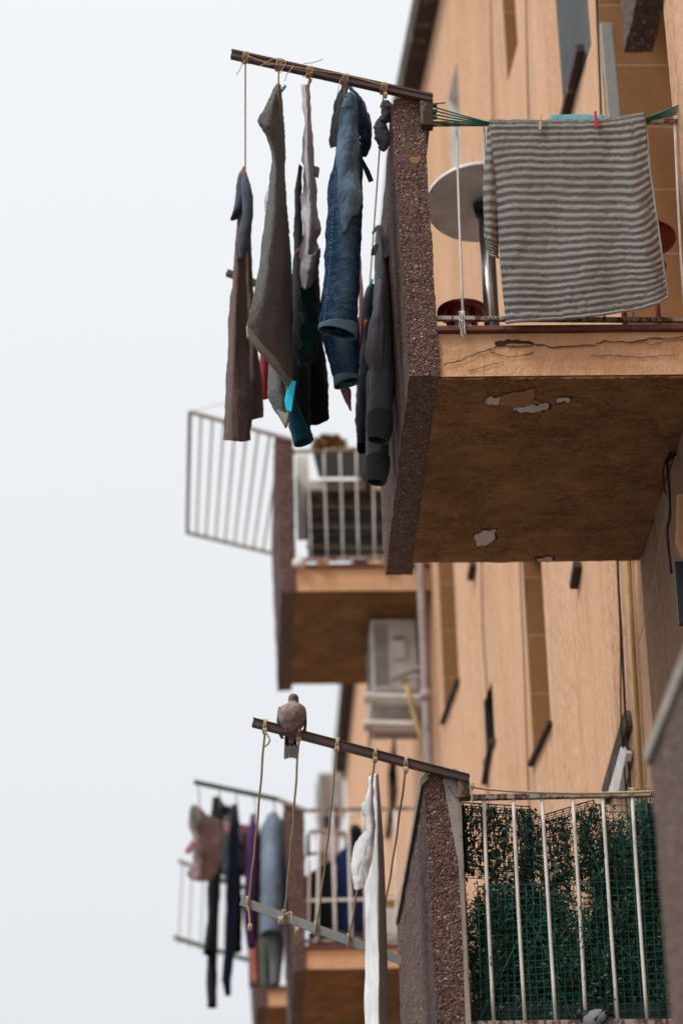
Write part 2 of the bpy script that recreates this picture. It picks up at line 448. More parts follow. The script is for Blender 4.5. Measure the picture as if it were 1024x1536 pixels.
wall = MB(); tilemb = []; 
def wall_seg(P0, P1, z0, z1, ops, depth=.7, wallmb=wall):
    """ops: (s0,s1,zb,zt,mat) openings with real reveals"""
    d = (P1-P0).normalized(); L = (P1-P0).length; n = Vector((-d[1], d[0], 0))
    if n[0] > 0: n = -n                      # towards the street
    ss = sorted(set([0, L]+[min(max(v, 0), L) for o in ops for v in o[:2]])); zs = sorted(set([z0, z1]+[v for o in ops for v in o[2:4]]))
    P = lambda s, z, q=0: P0+d*s-n*q+Vector((0, 0, z))
    for i in range(len(ss)-1):
        for j in range(len(zs)-1):
            cs, cz = (ss[i]+ss[i+1])/2, (zs[j]+zs[j+1])/2
            if any(o[0] < cs < o[1] and o[2] < cz < o[3] for o in ops): continue
            wallmb.quad(P(ss[i], zs[j]), P(ss[i+1], zs[j]), P(ss[i+1], zs[j+1]), P(ss[i], zs[j+1]))
    for o in ops:
        s0, s1, a, b = o[:4]; D = o[5] if len(o) > 5 else depth
        mb = MB()
        U = lambda q, z: (q, z)
        mb.quad(P(s1, a), P(s1, a, D), P(s1, b, D), P(s1, b), uv=[(0, a), (D, a), (D, b), (0, b)])
        mb.quad(P(s0, a), P(s0, a, D), P(s0, b, D), P(s0, b), uv=[(0, a), (D, a), (D, b), (0, b)])
        mb.quad(P(s0, a, D), P(s1, a, D), P(s1, b, D), P(s0, b, D), uv=[(s0, a), (s1, a), (s1, b), (s0, b)])
        mb.quad(P(s0, a), P(s1, a), P(s1, a, D), P(s0, a, D), uv=[(s0, 0), (s1, 0), (s1, D), (s0, D)])
        rc = mb.build('window_recess', o[4], bld)
        MB().quad(P(s0, b-.002), P(s1, b-.002), P(s1, b-.002, D), P(s0, b-.002, D)).build('lintel', 'eave' if o[4] != 'white_box' else 'white_box', rc)
        if len(o) > 6 and o[6]:               # sill that juts out of the wall
            t = .025; q = o[6]
            MB().hexa([P(s0-.04, a-t, -.002), P(s1+.04, a-t, -.002), P(s1+.04, a, -.002), P(s0-.04, a, -.002)],
                      [P(s0-.04, a-t, -q), P(s1+.04, a-t, -q), P(s1+.04, a, -q), P(s0-.04, a, -q)]).build('sill', 'eave', rc)

# near part: loggias behind the two near balconies (and the one in front of them)
opsA = [(YA-1.75-2, YA-.02-2, 6.72, 9.95, 'tile', .95)]
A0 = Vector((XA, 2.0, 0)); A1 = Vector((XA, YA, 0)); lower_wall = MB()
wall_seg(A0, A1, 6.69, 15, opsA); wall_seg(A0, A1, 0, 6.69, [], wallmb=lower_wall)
lower_wall.build('shaded_wall', 'shaded_plaster', bld)  # same plaster, with the shade under the balcony put into its colour
def B(px_r, py_r, px_l, ytop, mat, depth=.7, sill=.06):
    s0, zb = seg_hit(px_r, py_r, PB0, PB1); s1, _ = seg_hit(px_l, py_r, PB0, PB1); _, zt = seg_hit(px_r, ytop, PB0, PB1)
    return (max(s0, .05), s1, zb, zt, mat, depth, sill)
opsB = [B(826, 1085, 797, 700, 'tile', .7, .03), B(776, 66, 757, -420, 'tile', .7, .0), B(886, 66, 838, -500, 'shutter', .25, .0),
        B(742, 1110, 728, 1010, 'glass_dark', .25, .02), B(692, 232, 676, 60, 'white_box', .35, 0), B(688, 1020, 664, 560, 'tile', .7, .03)]
# keep the openings apart along the wall
wall_seg(PB0, PB1, 0, ZT+.2, opsB)
def C_(px_r, py_r, px_l, ytop, mat, depth=.4, sill=.05):
    s0, zb = seg_hit(px_r, py_r, PB1, PC1); s1, _ = seg_hit(px_l, py_r, PB1, PC1); _, zt = seg_hit(px_r, ytop, PB1, PC1)
    return (max(s0, .05), s1, zb, zt, mat, depth, sill)
opsC = [C_(596, 1180, 582, 1060, 'glass_dark'), C_(560, 1215, 552, 1140, 'glass_dark')]
wall_seg(PB1, PC1, 0, ZT+.2, opsC)
# far end wall and the mass of the block behind
wall.quad((1.46, 34, 0), (9, 34, 0), (9, 34, ZT+.2), (1.46, 34, ZT+.2))
wall.quad((9, 34, 0), (9, 2, 0), (9, 2, 15), (9, 34, 15)); wall.quad((1.87, 2, 0), (9, 2, 0), (9, 2, 15), (1.87, 2, 15))
wall.build('wall', 'plaster', bld)
# roof slab and overhanging eave
e = MB()
for a, b in ((Vector((XA, 2, 0)), PB0), (PB0, PB1), (PB1, PC1)):
    o = Vector((-.15, 0, 0))
    z0 = ZT if a is not A0 else ZT
    e.hexa([a+o+Vector((0,0,ZT)), b+o+Vector((0,0,ZT)), b+Vector((7, 0, ZT)), a+Vector((7, 0, ZT))],
           [a+o+Vector((0,0,ZT+.25)), b+o+Vector((0,0,ZT+.25)), b+Vector((7, 0, ZT+.25)), a+Vector((7, 0, ZT+.25))])
e.build('roof', 'eave', bld)

def jag(n, a): return [random.uniform(-a, a) for _ in range(n)]

def rough_slab(quad, L, mat, name, parent, bev=.006, sub=26, amp=.004, label=None):
    """front quad (tl,tr,br,bl) extruded along +Y with slightly uneven faces and edges"""
    mb = MB(); tl, tr, br, bl = quad
    nx, nzv, ny = 4, sub, max(4, int(L/.08))
    def P(u, v, w):
        p = (tl*(1-u)+tr*u)*(1-v)+(bl*(1-u)+br*u)*v+Vector((0, L*w, 0))
        return p+Vector((nz(p, 9, 1), nz(p, 9, 2), nz(p, 9, 3)))*amp+Vector((nz(p, 45, 1), nz(p, 45, 2), nz(p, 45, 3)))*amp*.8+Vector((nz(p, 90, 4), 0, nz(p, 90, 5)))*amp*.45
    rg = lambda n: [i/n for i in range(n+1)]
    for w in (0, 1): mb.grid([[P(u, v, w) for u in rg(nx)] for v in rg(nzv)])
    for u in (0, 1): mb.grid([[P(u, v, w) for w in rg(ny)] for v in rg(nzv)])
    for v in (0, 1): mb.grid([[P(u, v, w) for w in rg(ny)] for u in rg(nx)])
    mb.sm = [False]*len(mb.f)
    o = mb.build(name, mat, parent, label=label)
    bm = bmesh.new(); bm.from_mesh(o.data); bmesh.ops.remove_doubles(bm, verts=bm.verts, dist=.0006)
    bmesh.ops.recalc_face_normals(bm, faces=bm.faces); bm.to_mesh(o.data); bm.free()
    for p in o.data.polygons: p.use_smooth = False
    return o

def balcony(label, Y, Y1, front, fascia, x1, rails=None, bars=(), ledge=True, side=True, rb=.007):
    """front: parapet end face tl,tr,br,bl in px; fascia: (left px, ytop, ybottom)"""
    q = [at(px, py, Y) for px, py in front]
    zb = at(*front[2], Y)[2]
    x0 = at(fascia[0], fascia[2], Y)[0]; zt = at(fascia[0], fascia[1], Y)[2]
    # the slab: fascia and soffit
    sl = rough_slab([Vector((x0-.004, Y+.012, zt)), Vector((x1-.002, Y+.012, zt)), Vector((x1-.002, Y+.012, zb+.004)), Vector((x0-.004, Y+.012, zb+.004))], Y1-Y-.03, 'fascia_plaster', 'balcony', bld, sub=8, label=label)
    # underside: dirty skin just below the slab
    mb = MB(); nx, ny = 24, 40
    mb.grid([[Vector((x0+(x1-.006-x0)*i/nx, Y+.014+(Y1-Y-.03)*j/ny, zb-.004+.004*nz(Vector((i*.4, j*.3, 1)), 1, 3))) +
              (Vector((0, .012*nz(Vector((i*1.3, 0, 2)), 1), 0)) if j in (0, ny) else Vector((0,0,0))) for i in range(nx+1)] for j in range(ny+1)])
    mb.build('soffit', 'soffit', sl)
    MB().box(x0+.004, x1-.004, Y+.1, Y1-.03, zt+.003, zt+.007).build('floor', 'bounce_floor', sl)  # unseen pale layer added to bounce light up under the table
    pa = rough_slab(q, Y1-Y+.13, 'pebble', 'parapet', sl, sub=90, amp=.005)
    if ledge:
        MB().box(x0+.002, x1-.003, Y-.012, Y+.09, zt+.003, zt+.026).build('ledge', 'ledge_tile', sl, bevel=.003)
    if rails:
        (l1, r1, w1), (l2, r2, w2) = rails
        a, b = at(*l1, Y+.03), at(*r1, Y+.03)
        MB().bar(a, b, .022, w1).build('rail', 'rusty_rail', sl, bevel=.002); c, d = at(*l2, Y+.03), at(*r2, Y+.03); MB().bar(c, d, .02, w2).build('rail', 'rusty_rail', sl, bevel=.002)
        for bx in bars:
            if isinstance(bx, tuple): p0, p1 = at(bx[0], bx[1], Y+.03), at(bx[2], bx[3], Y+.03)
            else: continue
            mb = MB(); mb.tube(crom([p0, (p0+p1)/2+Vector((random.uniform(-.003,.003), 0, 0)), p1], 7), rb, 8)
            mb.build('railing_bar', 'white_metal', sl)
    return sl

Yb = 9.6
bars_u = [(684,185,694,478), (725,185,735,478), (768,185,777,478), (811,185,820,478), (854,185,863,478), (896,185,906,478), (938,185,950,478), (968,185,992,478), (1011,183,1026,478), (1054,183,1068,478)]
up = balcony('brown pebble dashed balcony with cracked orange edge and a striped towel over its railing', Yb, YA,
             [(587,156),(634,150),(660,564),(613,564)], (657, 499, 564), XA, rails=(((632,186),(1060,182),.016), ((652,478),(1075,481),.018)), bars=bars_u, rb=.0055)
bars_l = [(725,1193,740,1534),(769,1193,787,1534),(812,1193,833,1534),(858,1193,878,1534),(903,1193,926,1534),(947,1193,970,1534),(990,1193,1014,1534)]
lo = balcony('brown pebble dashed balcony whose railing is grown over with green plants behind wire mesh', Yb, YA,
             [(636,1160),(690,1165),(712,1640),(660,1640)], (706, 1562, 1640), XA, rails=(((688,1197),(1040,1190),.020), ((700,1537),(1060,1533),.022)), bars=bars_l, rb=.0068)
# concrete edging of the lower parapet: a grey strip down the inner corner and along its top
e = [at(690,1166,Yb-.004), at(664,1168,Yb-.004), at(688,1300,Yb-.004), at(694,1420,Yb-.004), at(698,1536,Yb-.004), at(702,1640,Yb-.004), at(716,1640,Yb-.004), at(706,1536,Yb-.004), at(699,1400,Yb-.004), at(693,1250,Yb-.004)]
MB().prism(e, (0, .03, 0)).build('edging', 'concrete', lo)
MB().prism([at(630,1168,Yb-.006), at(640,1158,Yb-.006), at(642,1168,Yb-.006), at(631.5,1178,Yb-.006)], (0, 1.86, 0)).build('capping', 'concrete', lo)
MB().prism([at(668,1160,Yb+.05), at(682,1152,Yb+.05), at(690,1158,Yb+.05), at(690,1172,Yb+.05), at(664,1172,Yb+.05)], (0, .12, 0)).build('capping', 'concrete', lo)

def crack(pts, Y, w, parent, name='crack', off=.002):
    mb = MB(); P = []
    for i, (x, y) in enumerate(pts): P.append(at(x, y, Y))
    Q = []
    for i in range(len(P)-1):
        for k in range(5):
            t = k/5; p = P[i]*(1-t)+P[i+1]*t
            Q.append(p+Vector((random.uniform(-1,1), 0, random.uniform(-1,1)))*.004)
    Q.append(P[-1])
    top = [p+Vector((0, -off, w*(.35+random.random()))) for p in Q]; bot = [p+Vector((0, -off, -w*(.35+random.random()))) for p in Q]
    for i in range(len(Q)-1): mb.prism([top[i], top[i+1], bot[i+1], bot[i]], (0, .0015, 0))
    return mb.build(name, 'crack', parent)
Yf = Yb+.008
crack([(664,548),(690,540),(725,527),(742,521),(758,512),(800,516),(826,520),(890,517),(905,512),(950,513),(980,508),(1024,505)], Yf, .0022, up)
crack([(736,527),(748,533),(775,535),(800,528)], Yf, .0013, up)
crack([(884,534),(920,533),(960,536),(1010,532)], Yf, .001, up)
crack([(955,512),(975,517),(1000,512),(1024,509)], Yf, .0012, up)
crack([(700,556),(730,549),(755,543)], Yf, .0009, up)
# spalled hollow in the plaster edge
hp = [(741,513),(748,511),(755,511.5),(760,508.5),(768,510),(775,509),(783,511.5),(792,511),(800,514),(799,518),(791,517),(784,519.5),(775,518),(768,520),(758,518),(750,519.5),(743,518)]
MB().prism([at(x, y, Yf-.003) for x, y in hp], (0, .002, 0)).build('broken_plaster', 'crack', up)
MB().prism([at(x+1, y+1.8, Yf-.0045) for x, y in ((757,515),(766,513.5),(778,514),(788,513.5),(797,515),(794,516.5),(782,517.5),(770,517),(760,517.5))], (0, .002, 0)).build('broken_plaster', 'bare', up)
# cracks in the parapets
crack([(626,246),(624,262),(628,290),(626,330),(631,370)], Yb-.004, .004, up)
crack([(646,400),(649,450),(652,500)], Yb-.004, .002, up)
crack([(672,1180),(684,1196),(692,1202)], Yb-.008, .0022, lo); 
crack([(686,1195),(690,1240),(693,1300),(697,1360),(700,1430),(702,1500)], Yb-.008, .0022, lo)
mb = MB(); c = at(622,240,Yb-.003); mb.prism([c+Vector((.022*math.cos(a)*(1+.3*math.sin(3*a)), 0, .022*math.sin(a)*(1+.25*math.cos(2*a)))) for a in [k*PI/7 for k in range(14)]], (0,.002,0)); mb.build('plaster_patch', 'bare', up)
MB().prism([at(590,150,Yb-.002), at(606,146,Yb-.002), at(646,138,Yb-.002), at(649,150,Yb-.002), at(592,157,Yb-.002)], (0, 1.2, 0)).build('capping', 'ledge_tile', up)
# flaked paint on the soffit
zs = at(660,564,Yb)[2]-.013
def flake(pts, mat, parent=up, z=zs):
    P = [atZ(x, y, z) for x, y in pts]; Q = []
    for i in range(len(P)):
        a, b = P[i], P[(i+1) % len(P)]
        for k in range(4):
            p = a*(1-k/4)+b*k/4; Q.append(p+Vector((random.uniform(-1,1), random.uniform(-1,1)*2, 0))*.0055)
    MB().prism(Q, (0, 0, .004)).build('peeling_paint', mat, parent)
    if mat == 'flake':
        c_ = sum(Q, Vector((0,0,0)))/len(Q)
        MB().prism([c_+(p-c_)*1.12+Vector((random.uniform(-1,1), random.uniform(-1,1)*2, 0))*.006+Vector((.004, .01, .0025)) for p in Q], (0, 0, .004)).build('bare_patch', 'crack' if random.random() < .4 else 'bare', parent)
flake([(727,602),(735,597),(750,596),(748,606),(728,606)], 'flake')
flake([(748,597),(770,589),(800,585),(800,606),(768,613),(750,606)], 'bare')
flake([(768,613),(800,607),(822,606),(822,614),(806,618),(778,618)], 'flake')
flake([(800,598),(812,604),(806,609),(800,607)], 'bare')
flake([(835,598),(852,596),(853,602),(836,603)], 'flake')
flake([(711,802),(728,797),(743,796),(742,808),(732,817),(714,820)], 'flake')
flake([(804,838),(826,836),(826,841),(806,843)], 'flake')
# ragged lip hanging under the soffit edges
mb = MB()
for i in range(46):
    x = 662+i*8.1; h = random.uniform(.001, .008)
    p = at(x, 563, Yb+.012); mb.box(p[0], p[0]+.022, Yb+.014, Yb+.03, zs+.009-h*.8, zs+.012)
mb.build('drip_edge', 'soffit', up)

# far balconies
YM, YM1 = 18.4, 20.3
bm_ = [(461+i*24.3, 676, 467+i*23.6, 835) for i in range(7)]
mid = balcony('far brown balcony near the roof with a white metal frame sticking out of it', YM, YM1, [(411,655),(440,660),(444,887),(421,888)], (442, 852, 887), 1.46,
              rails=(((438,678),(640,668),.024), ((440,840),(640,836),.03)), bars=bm_, rb=.0065)
bc = [(464,1290,462,1395),(478,1250,475,1412),(498,1215,503,1412),(522,1215,527,1412),(545,1215,549,1412),(568,1215,572,1412),(592,1215,596,1412)]
low = balcony('far brown balcony at the lower left with dark washing behind its railing', YM, YM1, [(425,1206),(456,1212),(459,1454),(440,1458)], (458, 1424, 1454), 1.46,
              rails=(((455,1216),(640,1212),.022), ((458,1412),(640,1408),.022)), bars=bc, rb=.011)
MB().bar(at(455,1351,YM+.04), at(640,1347,YM+.04), .02, .016).build('railing_bar', 'white_metal', low)
end = balcony('farthest brown balcony at the bottom with only its corner showing', 21.6, 23.4, [(372,1330),(396,1332),(400,1510),(384,1512)], (399, 1484, 1510), 1.4)
# near balconies of the next bay, out of focus
p0 = at(975,1146,6.5); 
nb = rough_slab([Vector((p0[0], 3.2, 1.62)), Vector((XA, 3.2, 1.62)), Vector((XA, 3.2, 1.45)), Vector((p0[0], 3.2, 1.45))], 3.2, 'fascia_plaster', 'balcony', bld, label='blurred brown balcony wall close to the camera at the right edge')
rough_slab([p0+Vector((0, -3.5, 0)), p0+Vector((.12, -3.5, 0)), Vector((p0[0]+.12, 3.0, 1.4)), Vector((p0[0], 3.0, 1.4))], 3.5, 'pebble', 'parapet', nb)
MB().box(p0[0]-.012, p0[0]+.135, 3.0, 6.52, p0[2]+.002, p0[2]+.05).build('capping', 'concrete', nb, bevel=.006)
q0 = at(936,78,7.2); q1 = at(979,90,7.2)
nb2 = rough_slab([Vector((q1[0], 4.0, q0[2]+.24)), Vector((XA, 4.0, q0[2]+.24)), Vector((XA, 4.0, q0[2]+.03)), Vector((q1[0], 4.0, q0[2]+.03))], 2.95, 'soffit', 'balcony', bld, label='blurred dark balcony underside at the top right corner')
rough_slab([Vector((q0[0], 4.0, q0[2]+1.2)), Vector((q1[0], 4.0, q0[2]+1.2)), Vector((q1[0], 4.0, q0[2])), Vector((q0[0], 4.0, q0[2]))], 3.2, 'pebble', 'parapet', nb2)

# bits on the facade
def on_b(px, py, q=.02, P0=PB0, P1=PB1):
    s, z = seg_hit(px, py, P0, P1); d = (P1-P0).normalized(); n = Vector((-d[1], d[0], 0)); n = n if n[0] < 0 else -n
    return P0+d*s+n*q+Vector((0, 0, z))
def sill_bar(a, b, w=.05, t=.05, mat='eave', name='sill'):
    MB().bar(on_b(*a, q=w/2+.003), on_b(*b, q=w/2+.003), w, t).build(name, mat, bld)
sill_bar((878,72),(852,180), .045, .045); sill_bar((872,846),(866,880), .04, .04); sill_bar((714,846),(710,868), .04, .04)
sill_bar((740,1110),(729,1175), .03, .03)
sill_bar((947,1078),(913,1195), .03, .09, 'eave', 'loggia_lintel')  # dark bar for the lintel underside of the lower loggia
mb = MB(); mb.prism([on_b(x, y, .01) for x, y in ((943,1120),(951,1130),(938,1195),(922,1195))], (-.03, 0, 0)); mb.build('window_frame', 'white_box', bld)
def cable(pts, r, name, mat, label, cat, q=.02):
    P = crom([on_b(*p, q=q) for p in pts], 24)
    t = MB().tube(P, r, 6).build(name, mat); tag(t, label, cat); return t
cable([(931,700),(932,846),(938,960),(944,1080),(952,1200),(962,1400)], .006, 'black_cable', 'black_rubber', 'thick black cable running straight down the orange wall on the right', 'cable')
cable([(934,700),(936,846),(941,960),(942,1080),(950,1200),(960,1400)], .004, 'black_cable', 'black_rubber', 'thinner black cable close beside the thick one on the orange wall', 'cable', .035)
cable([(948,700),(949,846),(955,960),(962,1080),(968,1200),(976,1400)], .012, 'conduit', 'yellow_hose', 'weathered ochre conduit pipe right of the black cables on the wall', 'pipe')
cable([(724,500),(727,900),(735,1050),(738,1250)], .004, 'wall_cable', 'black_rubber', 'thin dark cable down the middle of the blurred orange wall', 'cable')
cable([(782,700),(785,860),(791,1000),(796,1150),(800,1250)], .004, 'wall_cable', 'black_rubber', 'thin dark cable left of the brown tiled recess on the orange wall', 'cable')
cable([(740,-20),(742,100),(744,200)], .004, 'wall_cable', 'black_rubber', 'short thin cable on the upper wall left of the tiled slot', 'cable')
cable([(793,-20),(796,120),(800,300)], .004, 'wall_cable', 'black_rubber', 'thin cable on the upper wall right of the tiled slot', 'cable')
cable([(899,-20),(904,100),(910,260)], .006, 'wall_cable', 'black_rubber', 'dark cable beside the grey corrugated shutter at the top', 'cable')
mb = MB(); mb.bar(on_b(914,36,.02), on_b(932,240,.02), .03, .06, (1,0,0)); tag(mb.build('shutter_rail', 'alu', bevel=.004), 'pale aluminium shutter rail standing against the upper wall', 'rail')
# corrugations of the grey shutter
s0, zb = seg_hit(886, 66, PB0, PB1)[0], seg_hit(886, 66, PB0, PB1)[1]; s1 = seg_hit(838, 66, PB0, PB1)[0]
d = (PB1-PB0).normalized(); n = Vector((-d[1], d[0], 0)); n = n if n[0] < 0 else -n
mb = MB(); K = 26; 
for k in range(K):
    t0, t1 = s0+.02+(s1-s0-.04)*k/K, s0+.02+(s1-s0-.04)*(k+.55)/K
    a = PB0+d*t0-n*.03; b = PB0+d*t1-n*.03; c = PB0+d*(t0+t1)/2+n*.01
    mb.prism([a+Vector((0,0,zb+.02)), c+Vector((0,0,zb+.02)), b+Vector((0,0,zb+.02))], (0, 0, 2.2))
mb.build('roller_shutter', 'shutter', bld)

# downpipe beside the far balcony
P = [Vector((1.38, YM-.05, z)) for z in (3, 5, 7, 9.5, 11, 13.2)]
t = thing('downpipe', 'pale grey downpipe on the wall next to the hanging air conditioner', 'pipe')
MB().tube(P, .03, 12).build('pipe', 'old_metal', t)
for z in (5.2, 7.4, 8.6): MB().tube([Vector((1.38, YM-.05, z)), Vector((1.38, YM-.05, z+.07))], .042, 12).build('collar', 'old_metal', t)

# dark blind and beige box at the right edge under the near balcony
t = thing('window_blind', 'dark blind under a brownish box at the right edge below the big balcony', 'blind')
c = [atX(x, y, XA-.02) for x, y in ((1008,742),(1040,742),(1040,835),(1010,835))]
MB().prism([at(1015,740,9.9), at(1060,740,9.9), at(1060,838,9.9), at(1024,838,9.9), at(1013,815,9.9)], (0, .03, 0)).build('box', 'bare', t, bevel=.01)
MB().prism([at(1011,842,10.0), at(1060,842,10.0), at(1060,935,10.0), at(1018,935,10.0)], (0, .03, 0)).build('slats', 'dark_plastic', t)
# black cable tangle and a hanging string
P = crom([at(x, y, 10.3) for x, y in ((1007,676),(1000,690),(1002,720),(1004,770),(1000,800),(1006,860))], 30)
mb = MB().tube(P, .006, 6); mb.tube(crom([at(x, y, 10.25) for x, y in ((1010,684),(998,692),(993,710),(996,735),(999,742))], 16), .004, 6); mb.tube(crom([at(x, y, 10.25) for x, y in ((995,695),(1003,688),(1012,680))], 8), .009, 6)
tag(mb.build('cable_knot', 'black_rubber'), 'black knotted cable hanging below the right end of the big balcony', 'cable')
tag(MB().tube([at(1004,735,10.4), at(975,900,10.9), at(957,965,11.2)], .0018, 5).build('string', 'twine'), 'thin slack string slanting down the shaded wall on the right', 'string')

# ------------------------------------------------------------------ drying racks
def knot(mb, c, r, turns=3, w=.012, rr=.0022):
    pts = [c+Vector((w*(k/(turns*9)-.5)+.002*math.sin(k*1.9), r*math.sin(k*2*PI/9), r*math.cos(k*2*PI/9))) for k in range(turns*9+1)]
    mb.tube(pts, rr, 5)
def tail(mb, c, d, n=8, r=.0018):
    P = [c]; v = Vector(d)/n
    for i in range(n): P.append(P[-1]+v+Vector((random.uniform(-1,1), random.uniform(-.4,.4), random.uniform(-1,1)))*v.length*.35)
    mb.tube(crom(P, 18), r, 5)

YR0, YR1 = Yb-.02, 11.4
def on_line(a, b, x):
    t = (x-a[0])/(b[0]-a[0]); return a+(b-a)*t
rackA = thing('drying_rack', 'brown bar clothes rack loaded with laundry sticking out of the top balcony', 'drying rack')
a0, a1 = at(347,82,YR0), at(648,149,YR0)
mb = MB(); mb.bar(a0, a1, .03, .032, (0,0,1)); mb.bar(a0+Vector((0,-.018,.012)), a1+Vector((0,-.018,.012)), .004, .012)
mb.build('bar', 'brown_metal', rackA, bevel=.003)
b0, b1 = at(340,409,YR1), at(600,505,YR1)
MB().bar(b0, b1, .03, .03).build('bar', 'brown_metal', rackA, bevel=.003)
MB().prism([at(630,150,Yb-.03), at(649,150,Yb-.03), at(650,187,Yb-.03), at(631,187,Yb-.03)], (0,.05,0)).build('bracket', 'eave', rackA, bevel=.003)
ropeA = []
for i, px in enumerate((368, 418, 464, 517, 575)):
    py = 82+(px-347)*.222
    p = at(px, py+6, YR0); q = on_line(b0, b1, p[0]); 
    p = on_line(a0, a1, p[0])+Vector((0,0,-.02)); q = q+Vector((0,0,-.02))
    mb = MB(); mid_ = (p+q)/2+Vector((.004*(i % 2), 0, -.012))
    mb.tube(crom([p, mid_, q], 20), .0032, 6)
    knot(mb, p+Vector((0, .0, .02)), .026, 4, .03); knot(mb, q+Vector((0, 0, .02)), .024, 3, .02)
    if i == 4: knot(mb, p+Vector((.006, -.01, -.02)), .012, 3, .012, .003)
    mb.build('rope', 'twine', rackA)
    ropeA.append((p, q))
c = lambda x, y: at(x, y, YR0-.03)
def tl(*a):
    m_ = MB(); tail(m_, *a); m_.build('loose_string', 'twine', rackA)
tl(c(368,90), (-.04, 0, -.07)); tl(c(455,96), (.08, -.02, .012)); tl(c(440,98), (-.045, 0, -.09), 8); tl(c(395,96), (.07, 0, -.012)); tl(c(470,108), (-.05, 0, -.02)); tl(c(510,120), (-.012, 0, -.07))
MB().tube(crom([c(372,84), c(400,94), c(430,98), c(470,105), c(520,113), c(575,128)], 40), .0018, 5).build('loose_string', 'twine', rackA)
MB().tube(crom([c(390,99), c(412,88), c(428,92), c(420,110)], 20), .0018, 5).build('loose_string', 'twine', rackA)

# ---- laundry on the upper rack
LG = 'laundry on the upper rack'
def garment(name, label, cat): return thing(name, label, cat, LG)
M('c_brown', m_cloth, (.20,.115,.09), 'terry'); M('c_grey', m_cloth, (.175,.17,.165), 'terry'); M('c_hem', m_cloth, (.27,.25,.22))
M('c_lav', m_cloth, (.56,.52,.58)); M('c_lav_dark', m_cloth, (.27,.245,.28)); M('c_black', m_cloth, (.012,.013,.017)); M('c_dgreen', m_cloth, (.008,.032,.028))
M('c_teal', m_cloth, (.008,.07,.10)); M('c_cyan', m_cloth, (.015,.55,.75)); M('c_red', m_cloth, (.22,.008,.014)); M('c_pink', m_cloth, (.28,.11,.13)); M('c_denim', m_cloth, (.014,.045,.095), 'denim', .3, (.12,.20,.29))
M('c_denim_light', m_cloth, (.06,.12,.19), 'denim', .3, (.24,.33,.42)); M('c_jeans', m_denim, (.012,.036,.078), (.25,.36,.46)); M('c_denim_in', m_cloth, (.012,.015,.02)); M('c_thigh', m_cloth, (.026,.056,.095), 'denim', .3, (.115,.175,.235)); M('c_seam', m_cloth, (.09,.14,.19), 'weave')
M('c_hood', m_cloth, (.135,.13,.135)); M('c_cuff', m_cloth, (.055,.055,.06)); M('c_navy', m_cloth, (.012,.018,.032)); M('c_bluegrey', m_cloth, (.075,.09,.12)); M('c_dgrey', m_cloth, (.075,.077,.088))
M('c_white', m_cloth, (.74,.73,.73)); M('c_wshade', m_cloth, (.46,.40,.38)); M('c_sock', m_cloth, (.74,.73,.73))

t = garment('sock', 'blue grey sock pair pegged above the brown towel on the outermost rope', 'socks')
loft([(365,257,10.52,4,.01),(362,275,10.52,7,.02),(360,300,10.53,7,.03),(356,318,10.54,6,.03),(352,327,10.55,4,.015)], 16, 40, .004, 45, 10, seed=1, cap0=True, cap1=True).build('sock', 'c_bluegrey', t)
loft([(366,259,10.50,5,.01),(369,285,10.48,8,.03),(371,310,10.48,8,.03),(368,345,10.48,9,.03),(366,370,10.49,8,.03),(363,388,10.5,4,.012)], 16, 50, .005, 45, 9, seed=2, cap0=True, cap1=True).build('sock', 'c_bluegrey', t)
loft([(356,318,10.53,7,.032),(353,324,10.54,6,.03),(349,329,10.55,4,.012)], 14, 8, .002, cap1=True).build('toe', 'c_cuff', t)

t = garment('towel', 'chocolate brown terry towel hanging second lowest at the outer end of the rack', 'towel')
sheet([[(359,290,10.62),(351,400,10.62),(344,500,10.62),(338,600,10.62),(336,660,10.62)],
       [(361,300,10.55),(356,400,10.53),(353,500,10.5),(350,600,10.5),(350,661,10.52)],
       [(366,320,10.6),(367,420,10.62),(368,530,10.66),(379,600,10.6),(373,661,10.56)],
       [(367,340,10.72),(369,450,10.76),(372,560,10.84),(362,625,10.8),(366,655,10.72)]], 40, 120, .0065, 26, 3, 3, .0016).build('front_layer', 'c_brown', t, solid=.006)
sheet([[(366,320,10.72),(369,430,10.78),(371,560,10.86),(366,640,10.86)],
       [(372,330,10.74),(379,470,10.8),(387,560,10.86),(379,630,10.84)],
       [(374,350,10.9),(381,480,10.95),(391,570,11.0),(394,626,10.96)]], 26, 90, .006, 24, 3, 4, .0016).build('back_layer', 'c_brown', t, solid=.006)

t = garment('towel', 'big charcoal terry towel twisted to a point with a pale hem', 'towel')
sheet([[(416,126,9.86),(398,158,9.8),(387,181,9.78),(401,208,9.84),(408,236,9.86),(401,310,9.84),(389,400,9.8),(377,460,9.76),(370,492,9.72)],
       [(418,126,9.82),(408,160,9.78),(404,190,9.76),(409,220,9.8),(414,250,9.8),(411,320,9.78),(404,400,9.76),(397,460,9.76),(392,520,9.78)],
       [(419,127,9.84),(416,160,9.84),(416,200,9.84),(419,260,9.86),(420,330,9.86),(420,400,9.88),(418,460,9.9),(416,545,9.92)],
       [(420,127,9.9),(423,160,9.96),(425,200,10.0),(428,260,10.04),(432,330,10.08),(436,400,10.1),(438,470,10.12),(438,576,10.14)]], 44, 150, .005, 16, 4, 5, .0016).build('front_layer', 'c_grey', t, solid=.007)
sheet([[(370,490,9.715),(371,506,9.71)],[(392,517,9.77),(394,533,9.765)],[(415,541,9.91),(416,559,9.905)],[(438,571,10.135),(438,589,10.13)]], 44, 8, .001).build('hem', 'c_hem', t, solid=.009)
